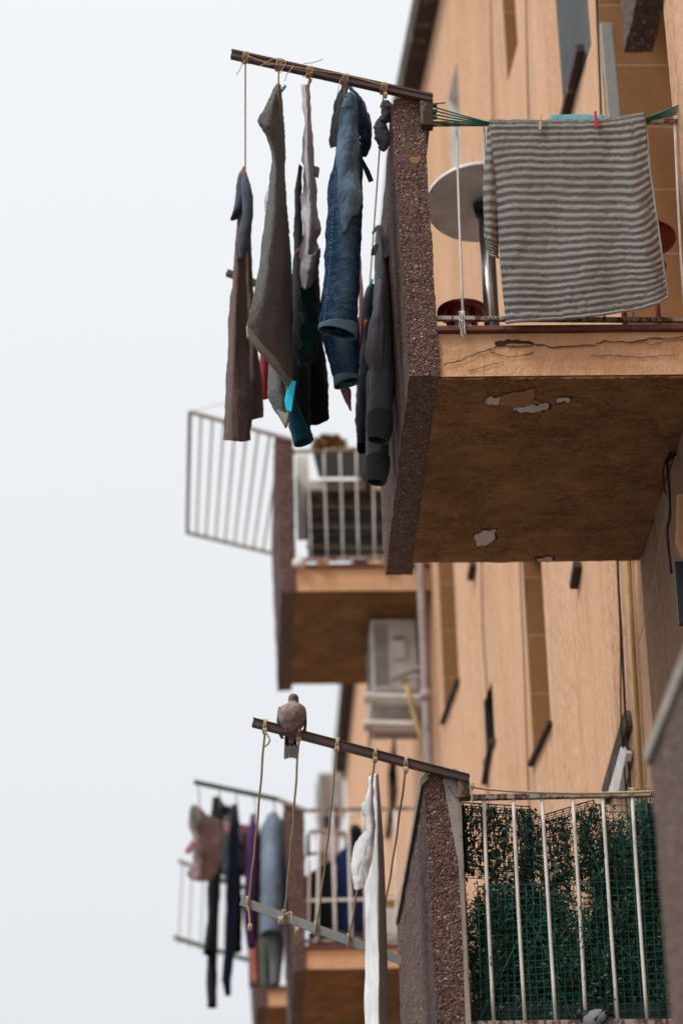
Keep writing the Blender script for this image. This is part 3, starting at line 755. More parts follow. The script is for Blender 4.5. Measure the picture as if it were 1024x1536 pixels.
sheet([[(408,470,10.3),(404,540,10.3),(402,590,10.3),(410,612,10.28),(428,640,10.26)],
       [(420,470,10.22),(418,540,10.2),(418,580,10.18),(424,600,10.18),(431,622,10.2)],
       [(430,480,10.3),(436,540,10.3),(438,575,10.3),(437,590,10.3),(434,610,10.28)]], 22, 60, .004, 16, 4, 6, .0014).build('back_layer', 'c_grey', t, solid=.007)
sheet([[(404,586,10.29),(413,612,10.27),(429,642,10.25)],[(412,578,10.24),(420,604,10.22),(431,634,10.2)],[(436,572,10.2),(438,590,10.2),(436,604,10.2)]], 16, 24, .001).build('hem', 'c_hem', t, solid=.009)
t2 = garment('handkerchief', 'small pale scrap of cloth showing just left of the charcoal towel', 'cloth')
sheet([[(401,285,10.5),(397,300,10.5),(398,318,10.5)],[(410,285,10.48),(408,300,10.46),(405,322,10.48)]], 10, 16, .003).build('cloth', 'c_lav', t2, solid=.003)

t = garment('shirt', 'lavender grey t shirt bunched on a rope between charcoal towel and jeans', 'shirt')
sheet([[(452,126,9.95),(455,160,9.95),(457,190,9.93),(453,220,9.95),(452,238,9.92),(457,250,9.95),(455,285,9.95),(450,297,9.9),(456,318,9.93),(455,345,9.95),(449,385,9.95),(453,404,9.92),(453,428,9.93)],
       [(456,126,9.9),(460,170,9.88),(460,240,9.86),(463,300,9.84),(462,345,9.82),(460,380,9.84),(462,408,9.82),(459,432,9.85)],
       [(461,127,9.93),(464,170,9.92),(466,240,9.92),(469,300,9.9),(470,345,9.88),(468,380,9.9),(469,402,9.88),(465,424,9.9)],
       [(464,128,10.0),(466,190,10.02),(470,240,10.04),(474,290,10.05),(477,320,10.04),(481,347,10.0),(474,362,10.03),(481,384,9.98),(475,396,10.02),(472,418,9.99)]], 36, 110, .0065, 34, 8, 7).build('body', 'c_lav', t, solid=.003)
sheet([[(468,248,9.97),(470,252,9.97),(470,264,9.97)],[(478,251,9.98),(479,254,9.98),(477,267,9.98)]], 8, 8, .002).build('sleeve', 'c_lav_dark', t, solid=.004)
sheet([[(457,380,9.86),(452,400,9.85),(452,430,9.86)],[(466,384,9.8),(464,404,9.78),(459,434,9.82)],[(480,372,9.9),(480,385,9.9),(472,420,9.92)]], 20, 26, .007, 26, 14, 8).build('hem', 'c_lav_dark', t, solid=.004)

t = garment('sweatpants', 'black sweatpants with a bright cyan stripe and teal cuff behind the charcoal towel', 'sweatpants')
loft([(449,250,10.35,3,.02),(447,300,10.36,4,.04),(448,380,10.38,8,.08),(448,470,10.4,14,.12),(449,540,10.42,16,.12),(449,600,10.44,16,.1),(452,640,10.45,15,.05),(456,662,10.46,14,.03)], 26, 110, .008, 24, 5, 9, hem=.01).build('leg', 'c_black', t)
loft([(464,300,10.5,5,.04),(464,400,10.5,12,.1),(466,480,10.52,16,.12),(470,550,10.54,18,.1),(475,600,10.55,18,.06),(479,632,10.56,15,.03)], 26, 110, .008, 24, 5, 10, hem=.015).build('leg', 'c_black', t)
sheet([[(438,571,10.0),(430,588,10.0),(427,602,10.0),(430,617,10.0)],[(444,572,9.98),(441,592,9.98),(437,618,9.98)]], 8, 16, .001).build('stripe', 'c_cyan', t, solid=.004)
loft([(440,618,10.4,10,.07),(447,640,10.41,13,.055),(455,664,10.43,14,.036)], 22, 16, .003, hem=.012).build('cuff', 'c_teal', t, solid=.004)
t = garment('green_shirt', 'crumpled dark green top hanging under the lavender shirt', 'top')
loft([(462,400,10.1,7,.03),(462,440,10.12,11,.05),(464,480,10.13,14,.05),(463,510,10.13,15,.05),(459,535,10.14,12,.04),(452,548,10.15,5,.02)], 22, 60, .014, 26, 14, 11, cap1=True).build('body', 'c_dgreen', t)

t = garment('jeans', 'faded blue denim jeans folded over the rope beside the brown pillar', 'jeans')
loft([(526,150,9.72,10,.05),(525,180,9.72,15,.07),(524,212,9.72,17,.08),(521,250,9.72,22,.09),(518,290,9.73,25,.095),(515,350,9.74,26,.095),(513,410,9.75,26,.07),(509,460,9.76,26,.055),(506,498,9.77,26,.038)], 30, 120, .0065, 13, 8, 12, hem=-.022).build('leg', 'c_jeans', t, solid=.003)
loft([(507,487,9.765,28.2,.047),(506,499,9.77,28.0,.046)], 30, 10, .002, hem=-.022).build('hem', 'c_seam', t, solid=.005)
loft([(508,420,9.95,20,.07),(508,480,9.98,28,.06),(513,520,10.0,25,.05),(518,550,10.02,20,.04),(521,574,10.04,18,.036)], 28, 60, .007, 13, 8, 13, hem=.016).build('leg', 'c_jeans', t, solid=.003)
loft([(520.3,566,10.03,20.2,.043),(521,575,10.04,19.8,.042)], 28, 8, .001, hem=.018).build('hem', 'c_seam', t, solid=.005)
sheet([[(516,128,9.9),(502,150,9.9),(496,185,9.92),(495,212,9.92),(498,222,9.92)],[(519,127,9.85),(512,150,9.83),(506,185,9.84),(503,220,9.86)],[(522,130,9.8),(520,155,9.8),(514,190,9.8),(508,224,9.84)]], 20, 40, .006, 22, 8, 14).build('lining', 'c_denim_in', t, solid=.004)
sheet([[(517,127,9.8),(531,146,9.72),(537,175,9.70),(540,205,9.72),(541,238,9.76)],[(521,127,9.8),(541,152,9.76),(549,180,9.75),(552,208,9.77),(544,235,9.79)],[(525,129,9.85),(545,152,9.85),(557,185,9.86),(560,205,9.86),(549,236,9.86)]], 22, 50, .006, 20, 9, 15).build('seat_flap', 'c_jeans', t, solid=.004)
sheet([[(517,144,9.66),(511,162,9.65)],[(525,138,9.64),(522,160,9.628)],[(534,146,9.66),(536,166,9.655)]], 20, 14, .004, 40, 14, seed=16).build('waistband', 'c_denim_light', t, solid=.005)
sheet([[(539,240,9.74),(548,262,9.74),(553,274,9.74)],[(544,238,9.74),(554,256,9.74),(560,271,9.74)]], 6, 12, .003).build('belt_tab', 'c_navy', t, solid=.004)
sheet([[(511,164,9.66),(507,205,9.655),(505,240,9.64),(506,280,9.63),(508,310,9.635),(512,350,9.65)],
       [(517,160,9.635),(515,205,9.62),(516,235,9.615),(517,262,9.625),(520,290,9.61),(519,345,9.635)],
       [(525,160,9.63),(526,200,9.60),(527,225,9.61),(525,252,9.63),(531,280,9.61),(528,325,9.63)],
       [(534,166,9.65),(538,200,9.63),(540,222,9.63),(536,248,9.66),(545,296,9.63),(538,322,9.65)]], 30, 70, .006, 20, 14, 36).build('thigh', 'c_thigh', t, solid=.003)
P = crom([at(x, y, Y) for x, y, Y in ((513,160,9.665),(508,205,9.66),(503,260,9.648),(499,320,9.648),(495,390,9.66),(490,440,9.675),(485,488,9.69))], 140)
mb = MB()
for i in range(0, 138, 2): mb.tube([P[i]+Vector((0,-.001,0)), P[i+1]+Vector((.0016,-.002,0))], .0026, 5)
mb.build('seam', 'c_seam', t)

t = garment('sock', 'pair of short dark grey socks pegged high beside the brown pillar', 'socks')
loft([(577,152,9.68,5,.01),(580,160,9.68,9,.025),(581,172,9.68,8,.025),(575,183,9.68,6,.02)], 16, 30, .007, 55, 40, 17, cap0=True, cap1=True).build('sock', 'c_dgrey', t)
loft([(574,176,9.7,6,.015),(570,188,9.7,9,.025),(573,202,9.7,11,.03),(575,215,9.7,9,.025),(576,226,9.7,3,.01)], 16, 34, .007, 55, 40, 18, cap0=True, cap1=True).build('sock', 'c_dgrey', t)

t = garment('hoodie', 'grey hooded sweatshirt with dark ribbed cuffs hanging along the brown pillar', 'hoodie')
loft([(567,342,10.3,4,.02),(570,375,10.3,8,.06),(573,420,10.3,11,.09),(572,470,10.32,13,.11),(573,520,10.33,15,.11),(573,570,10.34,18,.1),(571,605,10.34,18,.07),(569,640,10.34,16,.05)], 28, 120, .0065, 22, 5, 19).build('sleeve', 'c_hood', t)
loft([(570,624,10.335,19.5,.074),(569,640,10.34,19.5,.064),(567,661,10.35,15,.034)], 24, 16, .003, 40, 3, 20, hem=-.01).build('cuff', 'c_cuff', t, solid=.004)
loft([(566,560,10.6,16,.09),(566,620,10.62,16,.09),(566,670,10.64,17,.08),(565,700,10.65,15,.07)], 26, 60, .006, 22, 5, 21).build('sleeve', 'c_hood', t)
loft([(566,690,10.645,18.5,.086),(566,706,10.65,18,.066),(564,724,10.66,13,.03)], 24, 14, .003, 40, 3, 22, hem=-.008).build('cuff', 'c_cuff', t, solid=.004)
sheet([[(566,420,10.22),(557,470,10.2),(546,535,10.2),(551,548,10.2),(558,556,10.2)],[(572,420,10.18),(566,470,10.15),(560,520,10.14),(560,556,10.16)],[(576,430,10.2),(575,490,10.18),(572,530,10.18),(566,560,10.2)]], 26, 60, .007, 30, 4, 23).build('body', 'c_lav_dark', t, solid=.004)
sheet([[(566,341,10.26),(571,360,10.22),(574,384,10.22)],[(570,341,10.24),(580,358,10.2),(587,380,10.2),(578,386,10.2)]], 12, 20, .004).build('hood', 'c_cuff', t, solid=.004)
sheet([[(563,366,10.2),(557,373,10.2),(556,383,10.2)],[(568,366,10.2),(566,374,10.2),(563,382,10.2)]], 8, 10, .004, 40, 30).build('drawcord_tab', 'c_hood', t, solid=.004)
t = garment('trousers', 'navy trousers hanging just left of the grey hoodie', 'trousers')
loft([(554,432,10.9,5,.03),(551,470,10.9,9,.08),(549,540,10.92,11,.1),(547,600,10.93,12,.09),(544,672,10.95,10,.06)], 22, 70, .008, 18, 7, 24).build('leg', 'c_navy', t, solid=.003)
loft([(558,430,11.0,5,.03),(556,500,11.0,10,.08),(553,600,11.0,12,.08),(551,660,11.0,10,.06)], 22, 70, .008, 18, 7, 25).build('leg', 'c_navy', t, solid=.003)
t = garment('red_cloth', 'dark red cloth showing between the brown and charcoal towels', 'cloth')
sheet([[(392,500,11.1),(389,560,11.1),(388,596,11.1)],[(398,500,11.06),(397,560,11.05),(397,600,11.06)],[(404,500,11.1),(404,560,11.1),(405,594,11.1)]], 12, 30, .005).build('cloth', 'c_red', t, solid=.004)
t = garment('pink_cloth', 'pink cloth strip peeking out behind the blue jeans', 'cloth')
sheet([[(536,380,10.7),(538,440,10.7),(537,500,10.7),(520,560,10.7),(510,585,10.7),(522,612,10.7),(525,616,10.7)],[(538,380,10.66),(544,440,10.66),(542,495,10.66),(528,560,10.66),(520,580,10.66),(524,600,10.66),(526,616,10.66)],[(541,385,10.7),(544,470,10.7),(545,490,10.7),(534,560,10.7),(523,575,10.7),(527,586,10.7),(527,605,10.7)]], 14, 60, .005).build('cloth', 'c_pink', t, solid=.004)
# pegs on the ropes
peg(364,256,10.5,'peg_orange','orange clothes peg holding the sock pair above the brown towel',.3,.04)
peg(425,133,9.85,'peg_teal','teal clothes peg at the top of the charcoal towel',.5,.03)
peg(464,124,9.9,'peg_red','red clothes peg at the top of the lavender t shirt',.4,.035)
peg(447,376,10.3,'peg_red','red clothes peg half hidden left of the lavender t shirt',.6,.025)
peg(562,345,10.2,'peg_green','green clothes peg on top of the grey hoodie',.5,.035)
peg(556,425,10.85,'peg_teal','teal clothes peg on top of the navy trousers',.4,.04)
peg(547,485,10.8,'peg_orange','orange clothes peg low beside the navy trousers',.4,.03)

# ---- towel and lines on the upper railing
t = thing('green_clothesline', 'green plastic clotheslines stretched above the top balcony railing', 'clothesline')
R1 = [(733,187),(965,179)]
for k in range(5):
    mb = MB(); Yg = Yb-.03+.012*k
    A = at(640, 157+6.2*k, Yb-.01+.005*k); Bp = at(733+2*k, 184+1.2*k, Yg); Cp = at(964, 179+.8*k, Yg); D = at(1040, 149+4*k, Yg)
    mb.tube(crom([A, A*.5+Bp*.5+Vector((0,0,-.003)), Bp], 12), .0032, 6); mb.tube(crom([Bp, (Bp+Cp)/2+Vector((0,0,-.006)), Cp], 12), .0032, 6, caps=False); mb.tube([Cp, D], .0032, 6)
    mb.build('line', 'green_cord', t)
mb = MB(); 
for k in range(3): knot(mb, at(652,158+9*k,Yb-.02), .008, 3, .014, .003)
tail(mb, at(652,156,Yb-.03), (.05,0,.004), 6, .003)
mb.build('knot', 'green_cord', t)

M('c_stripe', m_stripe, 46, (.125,.119,.11), (.35,.34,.325)); M('c_stripe_edge', m_cloth, (.30,.29,.27))
t = thing('striped_towel', 'grey striped terry towel pegged over the top balcony railing', 'towel')
Yt = Yb-.05
sheet([[(734,196,Yb+.055),(734,188,Yb+.05),(734,183,Yb+.0),(734,186,Yt+.01),(741,255,Yt),(746,333,Yt),(751,411,Yt),(758,482,Yt)],
       [(760,194,Yb+.055),(760,186,Yb+.05),(760,181,Yb+.0),(760,184,Yt),(764,250,Yt-.01),(771,330,Yt-.014),(776,410,Yt-.014),(786,480,Yt-.01)],
       [(810,195,Yb+.055),(810,187,Yb+.05),(810,182,Yb+.0),(810,185,Yt),(814,250,Yt-.004),(822,330,Yt),(829,410,Yt-.004),(838,477,Yt-.006)],
       [(860,194,Yb+.055),(860,186,Yb+.05),(860,181,Yb+.0),(860,184,Yt),(864,250,Yt-.012),(872,330,Yt-.018),(880,405,Yt-.02),(888,472,Yt-.02)],
       [(910,192,Yb+.055),(910,184,Yb+.05),(910,179,Yb+.0),(910,182,Yt),(915,250,Yt-.004),(926,330,Yt-.004),(936,400,Yt-.004),(944,464,Yt-.004)],
       [(940,189,Yb+.055),(940,181,Yb+.05),(940,176,Yb+.0),(940,179,Yt),(946,250,Yt-.022),(958,330,Yt-.028),(970,400,Yt-.024),(980,455,Yt-.02)],
       [(965,185,Yb+.055),(965,177,Yb+.05),(965,172,Yb+.0),(965,175,Yt),(972,240,Yt),(982,310,Yt),(993,390,Yt),(1001,444,Yt)]], 110, 240, .0055, 9, 3, 31, .0018).build('front_layer', 'c_stripe', t, solid=.007)
sheet([[(733,187,Yt+.06),(727,240,Yt+.03),(725,310,Yt+.01),(726,355,Yt+.01),(731,378,Yt+.02)],
       [(737,187,Yt+.02),(733,240,Yt-.01),(733,310,Yt-.02),(735,360,Yt-.02),(740,383,Yt-.01)],
       [(740,187,Yt+.03),(742,240,Yt+.01),(747,310,Yt+.01),(747,365,Yt+.02),(747,386,Yt+.03)]], 24, 90, .003, 14, 5, 32, .0014).build('folded_edge', M('c_stripe_b', m_stripe, 18, (.125,.117,.105), (.33,.315,.295)), t, solid=.007)
def edge(pts, nm='hem', w=.006):
    P = crom([at(*p) for p in pts], 80); mb = MB(); mb.tube([p+Vector((0, .003*nz(p, 60), .003*nz(p, 50, 2))) for p in P], w, 6); mb.build(nm, 'c_stripe_edge', t)
edge([(758,483,Yt-.002),(786,481,Yt-.012),(838,478,Yt-.008),(888,473,Yt-.022),(944,465,Yt-.006),(980,456,Yt-.022),(1001,445,Yt)], w=.0065)
edge([(965,175,Yt),(972,240,Yt),(982,310,Yt),(993,390,Yt),(1001,444,Yt)], w=.005)
edge([(731,379,Yt+.02),(740,384,Yt-.01),(747,386,Yt+.02)], w=.005)
t = thing('blue_towel', 'light blue cloth edge on the line behind the striped towel', 'towel')
sheet([[(825,173,Yb+.03),(825,186,Yb+.03),(827,260,Yb+.01)],[(862,172,Yb+.03),(862,185,Yb+.025),(864,260,Yb+.01)],[(905,173,Yb+.03),(905,188,Yb+.03),(907,260,Yb+.01)]], 26, 26, .004, seed=33).build('cloth', M('c_skyblue', m_cloth, (.16,.42,.50)), t, solid=.006)
peg(810,183,Yt-.02,'peg_wood','wooden clothes peg on top of the striped towel',.25,.078)
peg(893,180,Yt-.02,'peg_red','red clothes peg on top of the striped towel',0,.078)

# twine knotted on the lower rail
mb = MB(); knot(mb, at(692,474,Yb-.0), .02, 3, .02, .002)
for k in range(4): tail(mb, at(689+k*2,480,Yb-.02), (random.uniform(-.02,.015),0,-.07), 7, .0014)
tag(mb.build('twine_knot', 'white_cord'), 'white twine knotted round the bottom rail of the top balcony', 'string')

# ---- furniture on the upper balcony
zf = at(657,499,Yb)[2]+.01
c = at(722,310,10.45); 
t = thing('bistro_table', 'round pale table on a steel post seen from below on the top balcony', 'table')
R = (at(800,310,10.45)-at(638,310,10.45))[0]/2*1.02; cx = (at(638,310,10.45)[0]+R); zt_ = atZ(0,0,8.0)[2]
zt_ = at(700,364,10.45+R)[2]
mb = MB(); ring = [(cx+R*math.cos(a), 10.45+R*math.sin(a)) for a in [k*2*PI/64 for k in range(64)]]
mb.prism([(x, y, zt_-.22*(y-10.45-R)) for x, y in ring], (0, 0, .018)); mb.build('top', 'table_top', t, bevel=.004)
ztop = zt_+.22*R-.006
px_ = at(729,340,10.45)[0]
MB().tube([(px_,10.45,zf),(px_,10.45,ztop)], .034, 20).build('post', 'steel', t)
MB().tube([(px_,10.45,ztop-.05),(px_,10.45,ztop-.004)], .045, 20, .055).build('collar', 'dark_plastic', t)
MB().tube([(px_,10.45,zf),(px_,10.45,zf+.02),(px_,10.45,zf+.03)], lambda u: .24-.15*(u > .8), 32).build('base', 'dark_plastic', t)
def lathe(mb, c, prof, n=32):
    g = [[Vector((c[0]+r*math.cos(2*PI*k/n), c[1]+r*math.sin(2*PI*k/n), c[2]+z)) for k in range(n)] for r, z in prof]
    mb.grid(g, closed=True, uv=False); return mb
def stool(label, c, R, splay=.03, spx=None):
    t = thing('red_stool', label, 'stool')
    lathe(MB(), c, [(.001,0),(R*.78,.001),(R*.95,.006),(R,.016),(R*.98,.028),(R*.85,.034),(.001,.035)]).build('seat', 'red_plastic', t)
    for a in (.6, 2.2, 3.7, 5.3):
        MB().tube([c+Vector((R*.62*math.cos(a), R*.62*math.sin(a), .001)), Vector((c[0]+(R*.7+splay)*math.cos(a), c[1]+(R*.7+splay)*math.sin(a), zf))], .011, 10).build('leg', 'red_plastic', t)
    MB().tube([c+Vector((R*.66*math.cos(a), R*.66*math.sin(a), -.12)) for a in [k*2*PI/28 for k in range(29)]], .007, 8).build('foot_ring', 'red_plastic', t)
    return t
stool('low dark red stool seen from below beside the brown pillar on the top balcony', at(693,474,10.25), .108)
stool('tall dark red stool whose round edge shows right of the striped towel', at(953,366,10.2), .175, -.03)
p = at(935,480,10.3); t = thing('black_crate', 'black box on the top balcony floor under the towel hem', 'box')
MB().box(p[0]-.04, p[0]+.05, 10.2, 10.5, zf, zf+.16).build('body', 'dark_plastic', t, bevel=.006); MB().box(p[0]-.045, p[0]+.055, 10.19, 10.51, zf+.161, zf+.18).build('lid', 'dark_plastic', t, bevel=.004)
p = at(860,485,10.1); t = thing('white_tub', 'white plastic storage tub behind the bottom rail of the top balcony', 'tub')
MB().hexa([(p[0]-.12,9.95,zf),(p[0]+.07,9.95,zf),(p[0]+.07,10.3,zf),(p[0]-.12,10.3,zf)], [(p[0]-.13,9.94,zf+.1),(p[0]+.08,9.94,zf+.1),(p[0]+.08,10.31,zf+.1),(p[0]-.13,10.31,zf+.1)]).build('body', 'white_box', t, bevel=.006)
MB().box(p[0]-.14, p[0]+.09, 9.93, 10.32, zf+.101, zf+.118).build('rim', 'white_box', t, bevel=.004)

# ------------------------------------------------------------------ lower rack
rackB = thing('drying_rack', 'rusty bar clothes rack with bare ropes where the dove is perched', 'drying rack')
a0, a1 = at(379,1084,YR0), at(703,1169,YR0)
mb = MB(); mb.bar(a0, a1, .03, .030); mb.bar(a0+Vector((0,-.017,.013)), a1+Vector((0,-.017,.013)), .006, .006)
mb.build('bar', 'brown_metal', rackB, bevel=.003)
b0, b1 = at(361,1347,YR1), at(604,1437,YR1)
mb = MB(); mb.bar(b0, b1, .034, .008); mb.bar(b0+Vector((0,-.015,-.02)), b1+Vector((0,-.015,-.02)), .006, .036); mb.build('bar', 'grey_metal', rackB, bevel=.002)
MB().prism([at(686,1160,Yb-.03), at(703,1163,Yb-.03), at(705,1196,Yb-.03), at(688,1196,Yb-.03)], (0,.05,0)).build('bracket', 'eave', rackB, bevel=.003)
for (x0, y0, x1, y1) in ((397,1097,372,1357),(448,1108,426,1375),(505,1124,474,1394),(562,1140,523,1410),(608,1156,565,1424)):
    p = at(x0, y0, YR0); q = at(x1, y1, YR1-.02); mb = MB()
    n_ = 26; P = [p*(1-i/n_)+q*(i/n_)+Vector((.0011*math.sin(i*1.1+x0)+.004*math.sin(PI*i/n_), 0, -.012*math.sin(PI*i/n_))) for i in range(n_+1)]
    mb.tube(P, .0042, 6)
    pc = on_line(a0, a1, p[0]); knot(mb, pc, .025, 2, .016, .0035); knot(mb, p+Vector((0,-.012,-.002)), .010, 3, .012, .0045)
    qc = on_line(b0, b1, q[0]); knot(mb, qc+Vector((0,0,-.012)), .03, 2, .014, .0035)
    mb.build('rope', 'twine', rackB)
mb = MB(); c = lambda x, y, Y=YR0-.03: at(x, y, Y)
MB().tube(crom([c(398,1098), c(404,1108), c(403,1114), c(397,1120)], 16), .004, 6).build('loose_string', 'twine', rackB)
mb = MB().tube(crom([at(372,1358,YR1-.03), at(374,1372,YR1-.03), at(375,1390,YR1-.03)], 14), .004, 6); knot(mb, at(375,1391,YR1-.03), .012, 3, .012, .005); mb.build('loose_string', 'twine', rackB)
mb = MB().tube(crom([at(420,1378,YR1-.03), at(436,1368,YR1-.05), at(438,1380,YR1-.05), at(444,1394,YR1-.04)], 16), .004, 6); knot(mb, at(445,1396,YR1-.04), .012, 3, .012, .005); knot(mb, at(421,1381,YR1-.03), .014, 3, .016, .005)
mb.build('loose_string', 'twine', rackB)
t = thing('long_cloth', 'long white cloth hanging edge on from the lower rack down out of view', 'cloth')
sheet([[(558,1162,9.9),(556,1200,9.95),(552,1260,9.98),(548,1330,10.0),(547,1400,10.0),(548,1470,10.0),(549,1540,10.0),(550,1660,10.0)],
       [(561,1160,9.82),(562,1220,9.82),(561,1290,9.82),(559,1350,9.84),(559,1430,9.84),(560,1540,9.84),(562,1660,9.84)],
       [(564,1162,9.76),(566,1220,9.75),(567,1290,9.74),(567,1350,9.74),(567,1430,9.74),(567,1540,9.74),(569,1660,9.74)]], 26, 120, .004, 26, 3, 41).build('front_layer', 'c_white', t, solid=.004)
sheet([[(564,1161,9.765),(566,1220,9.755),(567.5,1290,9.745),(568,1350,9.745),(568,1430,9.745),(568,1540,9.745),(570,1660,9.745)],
       [(566,1162,9.9),(571,1220,9.92),(575,1290,9.94),(578,1360,9.96),(580,1440,9.96),(581,1540,9.96),(583,1660,9.96)]], 14, 120, .003, 22, 2, 42).build('back_layer', 'c_wshade', t, solid=.004)  # same white cloth; shade on the turned face is put into the colour
t = thing('white_sock', 'white terry sock pegged over the top of the long white cloth', 'sock')
sheet([[(553,1165,9.7),(549,1200,9.7),(547,1225,9.7),(549,1245,9.7),(541,1253,9.69),(533,1266,9.69),(527,1296,9.69),(529,1320,9.69),(532,1335,9.69)],
       [(555,1165,9.68),(552,1205,9.67),(552,1235,9.67),(553,1250,9.665),(547,1262,9.672),(541,1278,9.67),(536,1300,9.67),(536,1320,9.675),(537,1335,9.68)],
       [(557,1165,9.68),(556,1205,9.665),(557,1235,9.665),(557,1252,9.66),(553,1268,9.672),(549,1284,9.666),(543,1303,9.67),(542,1320,9.675),(542,1333,9.68)],
       [(559,1166,9.7),(560,1205,9.69),(562,1240,9.69),(561,1258,9.685),(560,1274,9.68),(556,1296,9.68),(551,1312,9.68),(548,1322,9.68),(546,1330,9.68)]], 26, 80, .0035, 34, 14, 43).build('foot', 'c_sock', t, solid=.004)
sheet([[(545,1204,9.72),(542,1208,9.72),(543,1222,9.72)],[(550,1202,9.70),(550,1212,9.69),(548,1226,9.70)]], 6, 8, .002).build('cuff', 'c_sock', t, solid=.004)
peg(558,1162,9.74,'white_metal','pale clothes peg at the top of the long white cloth',.3,.03)
# twine along the lower railing
mb = MB(); mb.tube(crom([at(700,1176,Yb-.02), at(712,1181,Yb-.02), at(770,1187,Yb-.03), at(870,1190,Yb-.03), at(985,1187,Yb-.03), at(1050,1183,Yb-.03)], 40), .005, 6)
knot(mb, at(706,1180,Yb-.02), .012, 3, .014, .004); tail(mb, at(706,1184,Yb-.03), (0,0,-.06), 6, .004); knot(mb, at(947,1187,Yb-.02), .012, 3, .02, .003)
tag(mb.build('twine_line', 'twine'), 'twine line tied above the planted railing of the lower balcony', 'clothesline')

# ------------------------------------------------------------------ birds
def m_feather(name, c, c2, scale):
    k = NT(name); vo = k.n('ShaderNodeTexVoronoi'); k.l(k.mapp((1, .6, .62)), vo.inputs['Vector']); vo.inputs['Scale'].default_value = scale
    a = k.noise(k.mapp(1), 40, 5, .7)
    col = k.mix(k.ramp(vo.outputs['Distance'], [(.2, 0.), (.8, 1.)]), c, c2)
    col = k.mix(k.math('MULTIPLY', k.ramp(a, [(.4, 0.), (.7, 1.)]), .5), col, sc(c2, .8))
    return k.fin(col, .9, k.bump(vo.outputs['Distance'], .5, .004, k.bump(a, .5, .003)), spec=.1)
M('dove_body', m_feather, (.40,.31,.275), (.24,.18,.16), 75); M('dove_wing', m_feather, (.19,.16,.145), (.10,.085,.08), 70); M('dove_head', lambda n: m_cloth(n, (.19,.165,.16), 'weave', .1))
M('dove_tail', lambda n: m_cloth(n, (.36,.31,.28), 'weave', .12)); M('bird_black', lambda n: m_paint(n, (.012,.012,.014), .4)); M('pigeon_grey', lambda n: m_cloth(n, (.22,.225,.25), 'weave', .25)); M('bird_leg', lambda n: m_paint(n, (.22,.09,.08), .6))
t = thing('dove', 'plump grey brown dove perched facing the camera on the lower rack bar', 'bird')
Yd = YR0-.005; c0 = at(438,1104,Yd); px = (at(448,1080,Yd)-at(438,1080,Yd))[0]/10; pz = (at(438,1070,Yd)-at(438,1080,Yd))[2]/10
prof = [(1101,437,3,.02,.03),(1099,437,7,.035,.02),(1096,437,11,.042,.01),(1090,437.4,16.5,.052,0),(1084,437.7,19.6,.058,-.006),(1076,438,21.4,.06,-.01),(1068,438.2,20.8,.057,-.010),(1062.5,438.6,17.8,.05,-.007),(1059.5,439,14.2,.042,-.002),(1057,439.6,9.8,.032,.002),(1054,440,8.1,.027,.001),(1050,440,7.7,.028,-.002),(1046.5,440,7.3,.027,-.003),(1043.6,439.8,5.6,.021,-.001),(1041.2,439.5,1.8,.008,0)]
g = []
K = crom([Vector((p[1], p[0], 0)) for p in prof], 60); RR = crom([Vector((p[2], p[3], p[4])) for p in prof], 60)
for k, r in zip(K, RR):
    b = at(k[0], k[1], Yd); row = []
    for i in range(28):
        a = 2*PI*i/28; q = b+Vector((r[0]*px*math.cos(a), r[1]*math.sin(a)+r[2], 0)); q += Vector((math.cos(a), math.sin(a), 0))*.0012*nz(q, 120); row.append(q)
    g.append(row)
mb = MB(); mb.grid(g, closed=True, uv=False); n_ = len(mb.v); mb.f.append(tuple(range(28))); mb.sm.append(True); mb.f.append(tuple(range(n_-28, n_))); mb.sm.append(True)
body = mb.build('body', 'dove_body', t)
# darker crown over the head
mb = MB(); gg = []
for k, r in list(zip(K, RR))[44:]:
    b = at(k[0], k[1], Yd); gg.append([b+Vector((r[0]*px*1.03*math.cos(a), (r[1]+.0012)*math.sin(a)+r[2], 0)) for a in [2*PI*i/28 for i in range(28)]])
mb.grid(gg, closed=True, uv=False); mb.build('crown', 'dove_head', t)
for s, x in ((-1, 417.5), (1, 457.5)):
    mb = MB(); g = []
    for j in range(14):
        u = j/13; yy = 1061+46*u; hw = math.sin(PI*min(1, u*.9+.1))**.7
        b = at(437.5+s*(17.5+2.8*math.sin(PI*min(1, u*.95+.05))-4*max(0, u-.7)/.3), yy, Yd+.012)
        g.append([b+Vector((.006*math.cos(a), .042*hw*math.sin(a)+.01, 0)) for a in [2*PI*i/14 for i in range(14)]])
    mb.grid(g, closed=True, uv=False); mb.f += [tuple(range(14)), tuple(range(len(mb.v)-14, len(mb.v)))]; mb.sm += [True, True]; mb.build('wing', 'dove_wing', t)
q = lambda x, y, Y: at(x, y, Y)
MB().prism([q(427,1100,Yd+.06), q(446,1100,Yd+.06), q(445,1119,Yd+.075), q(426.5,1119,Yd+.075)], (0,.008,0)).build('tail_base', 'bird_black', t)
MB().prism([q(430,1098,Yd+.055), q(442,1098,Yd+.055), q(440,1114,Yd+.065), q(433,1114,Yd+.065)], (0,.008,0)).build('undertail', 'dove_tail', t)
mb = MB()
for k in range(6):
    x0, x1 = 425.5+k*3.4, 425.5+(k+1)*3.4+.8; e_ = 1139-1.2*abs(math.sin(k*1.3))-(1.2 if k in (2,3) else 0)
    mb.prism([q(x0+.8,1117,Yd+.072+.002*(k % 2)), q(x1-.4,1117,Yd+.072+.002*(k % 2)), q(x1,e_-2,Yd+.085+.002*(k % 2)), q((x0+x1)/2,e_,Yd+.085+.002*(k % 2)), q(x0,e_-2,Yd+.085+.002*(k % 2))], (0,.003,0))
mb.build('tail', 'dove_tail', t)
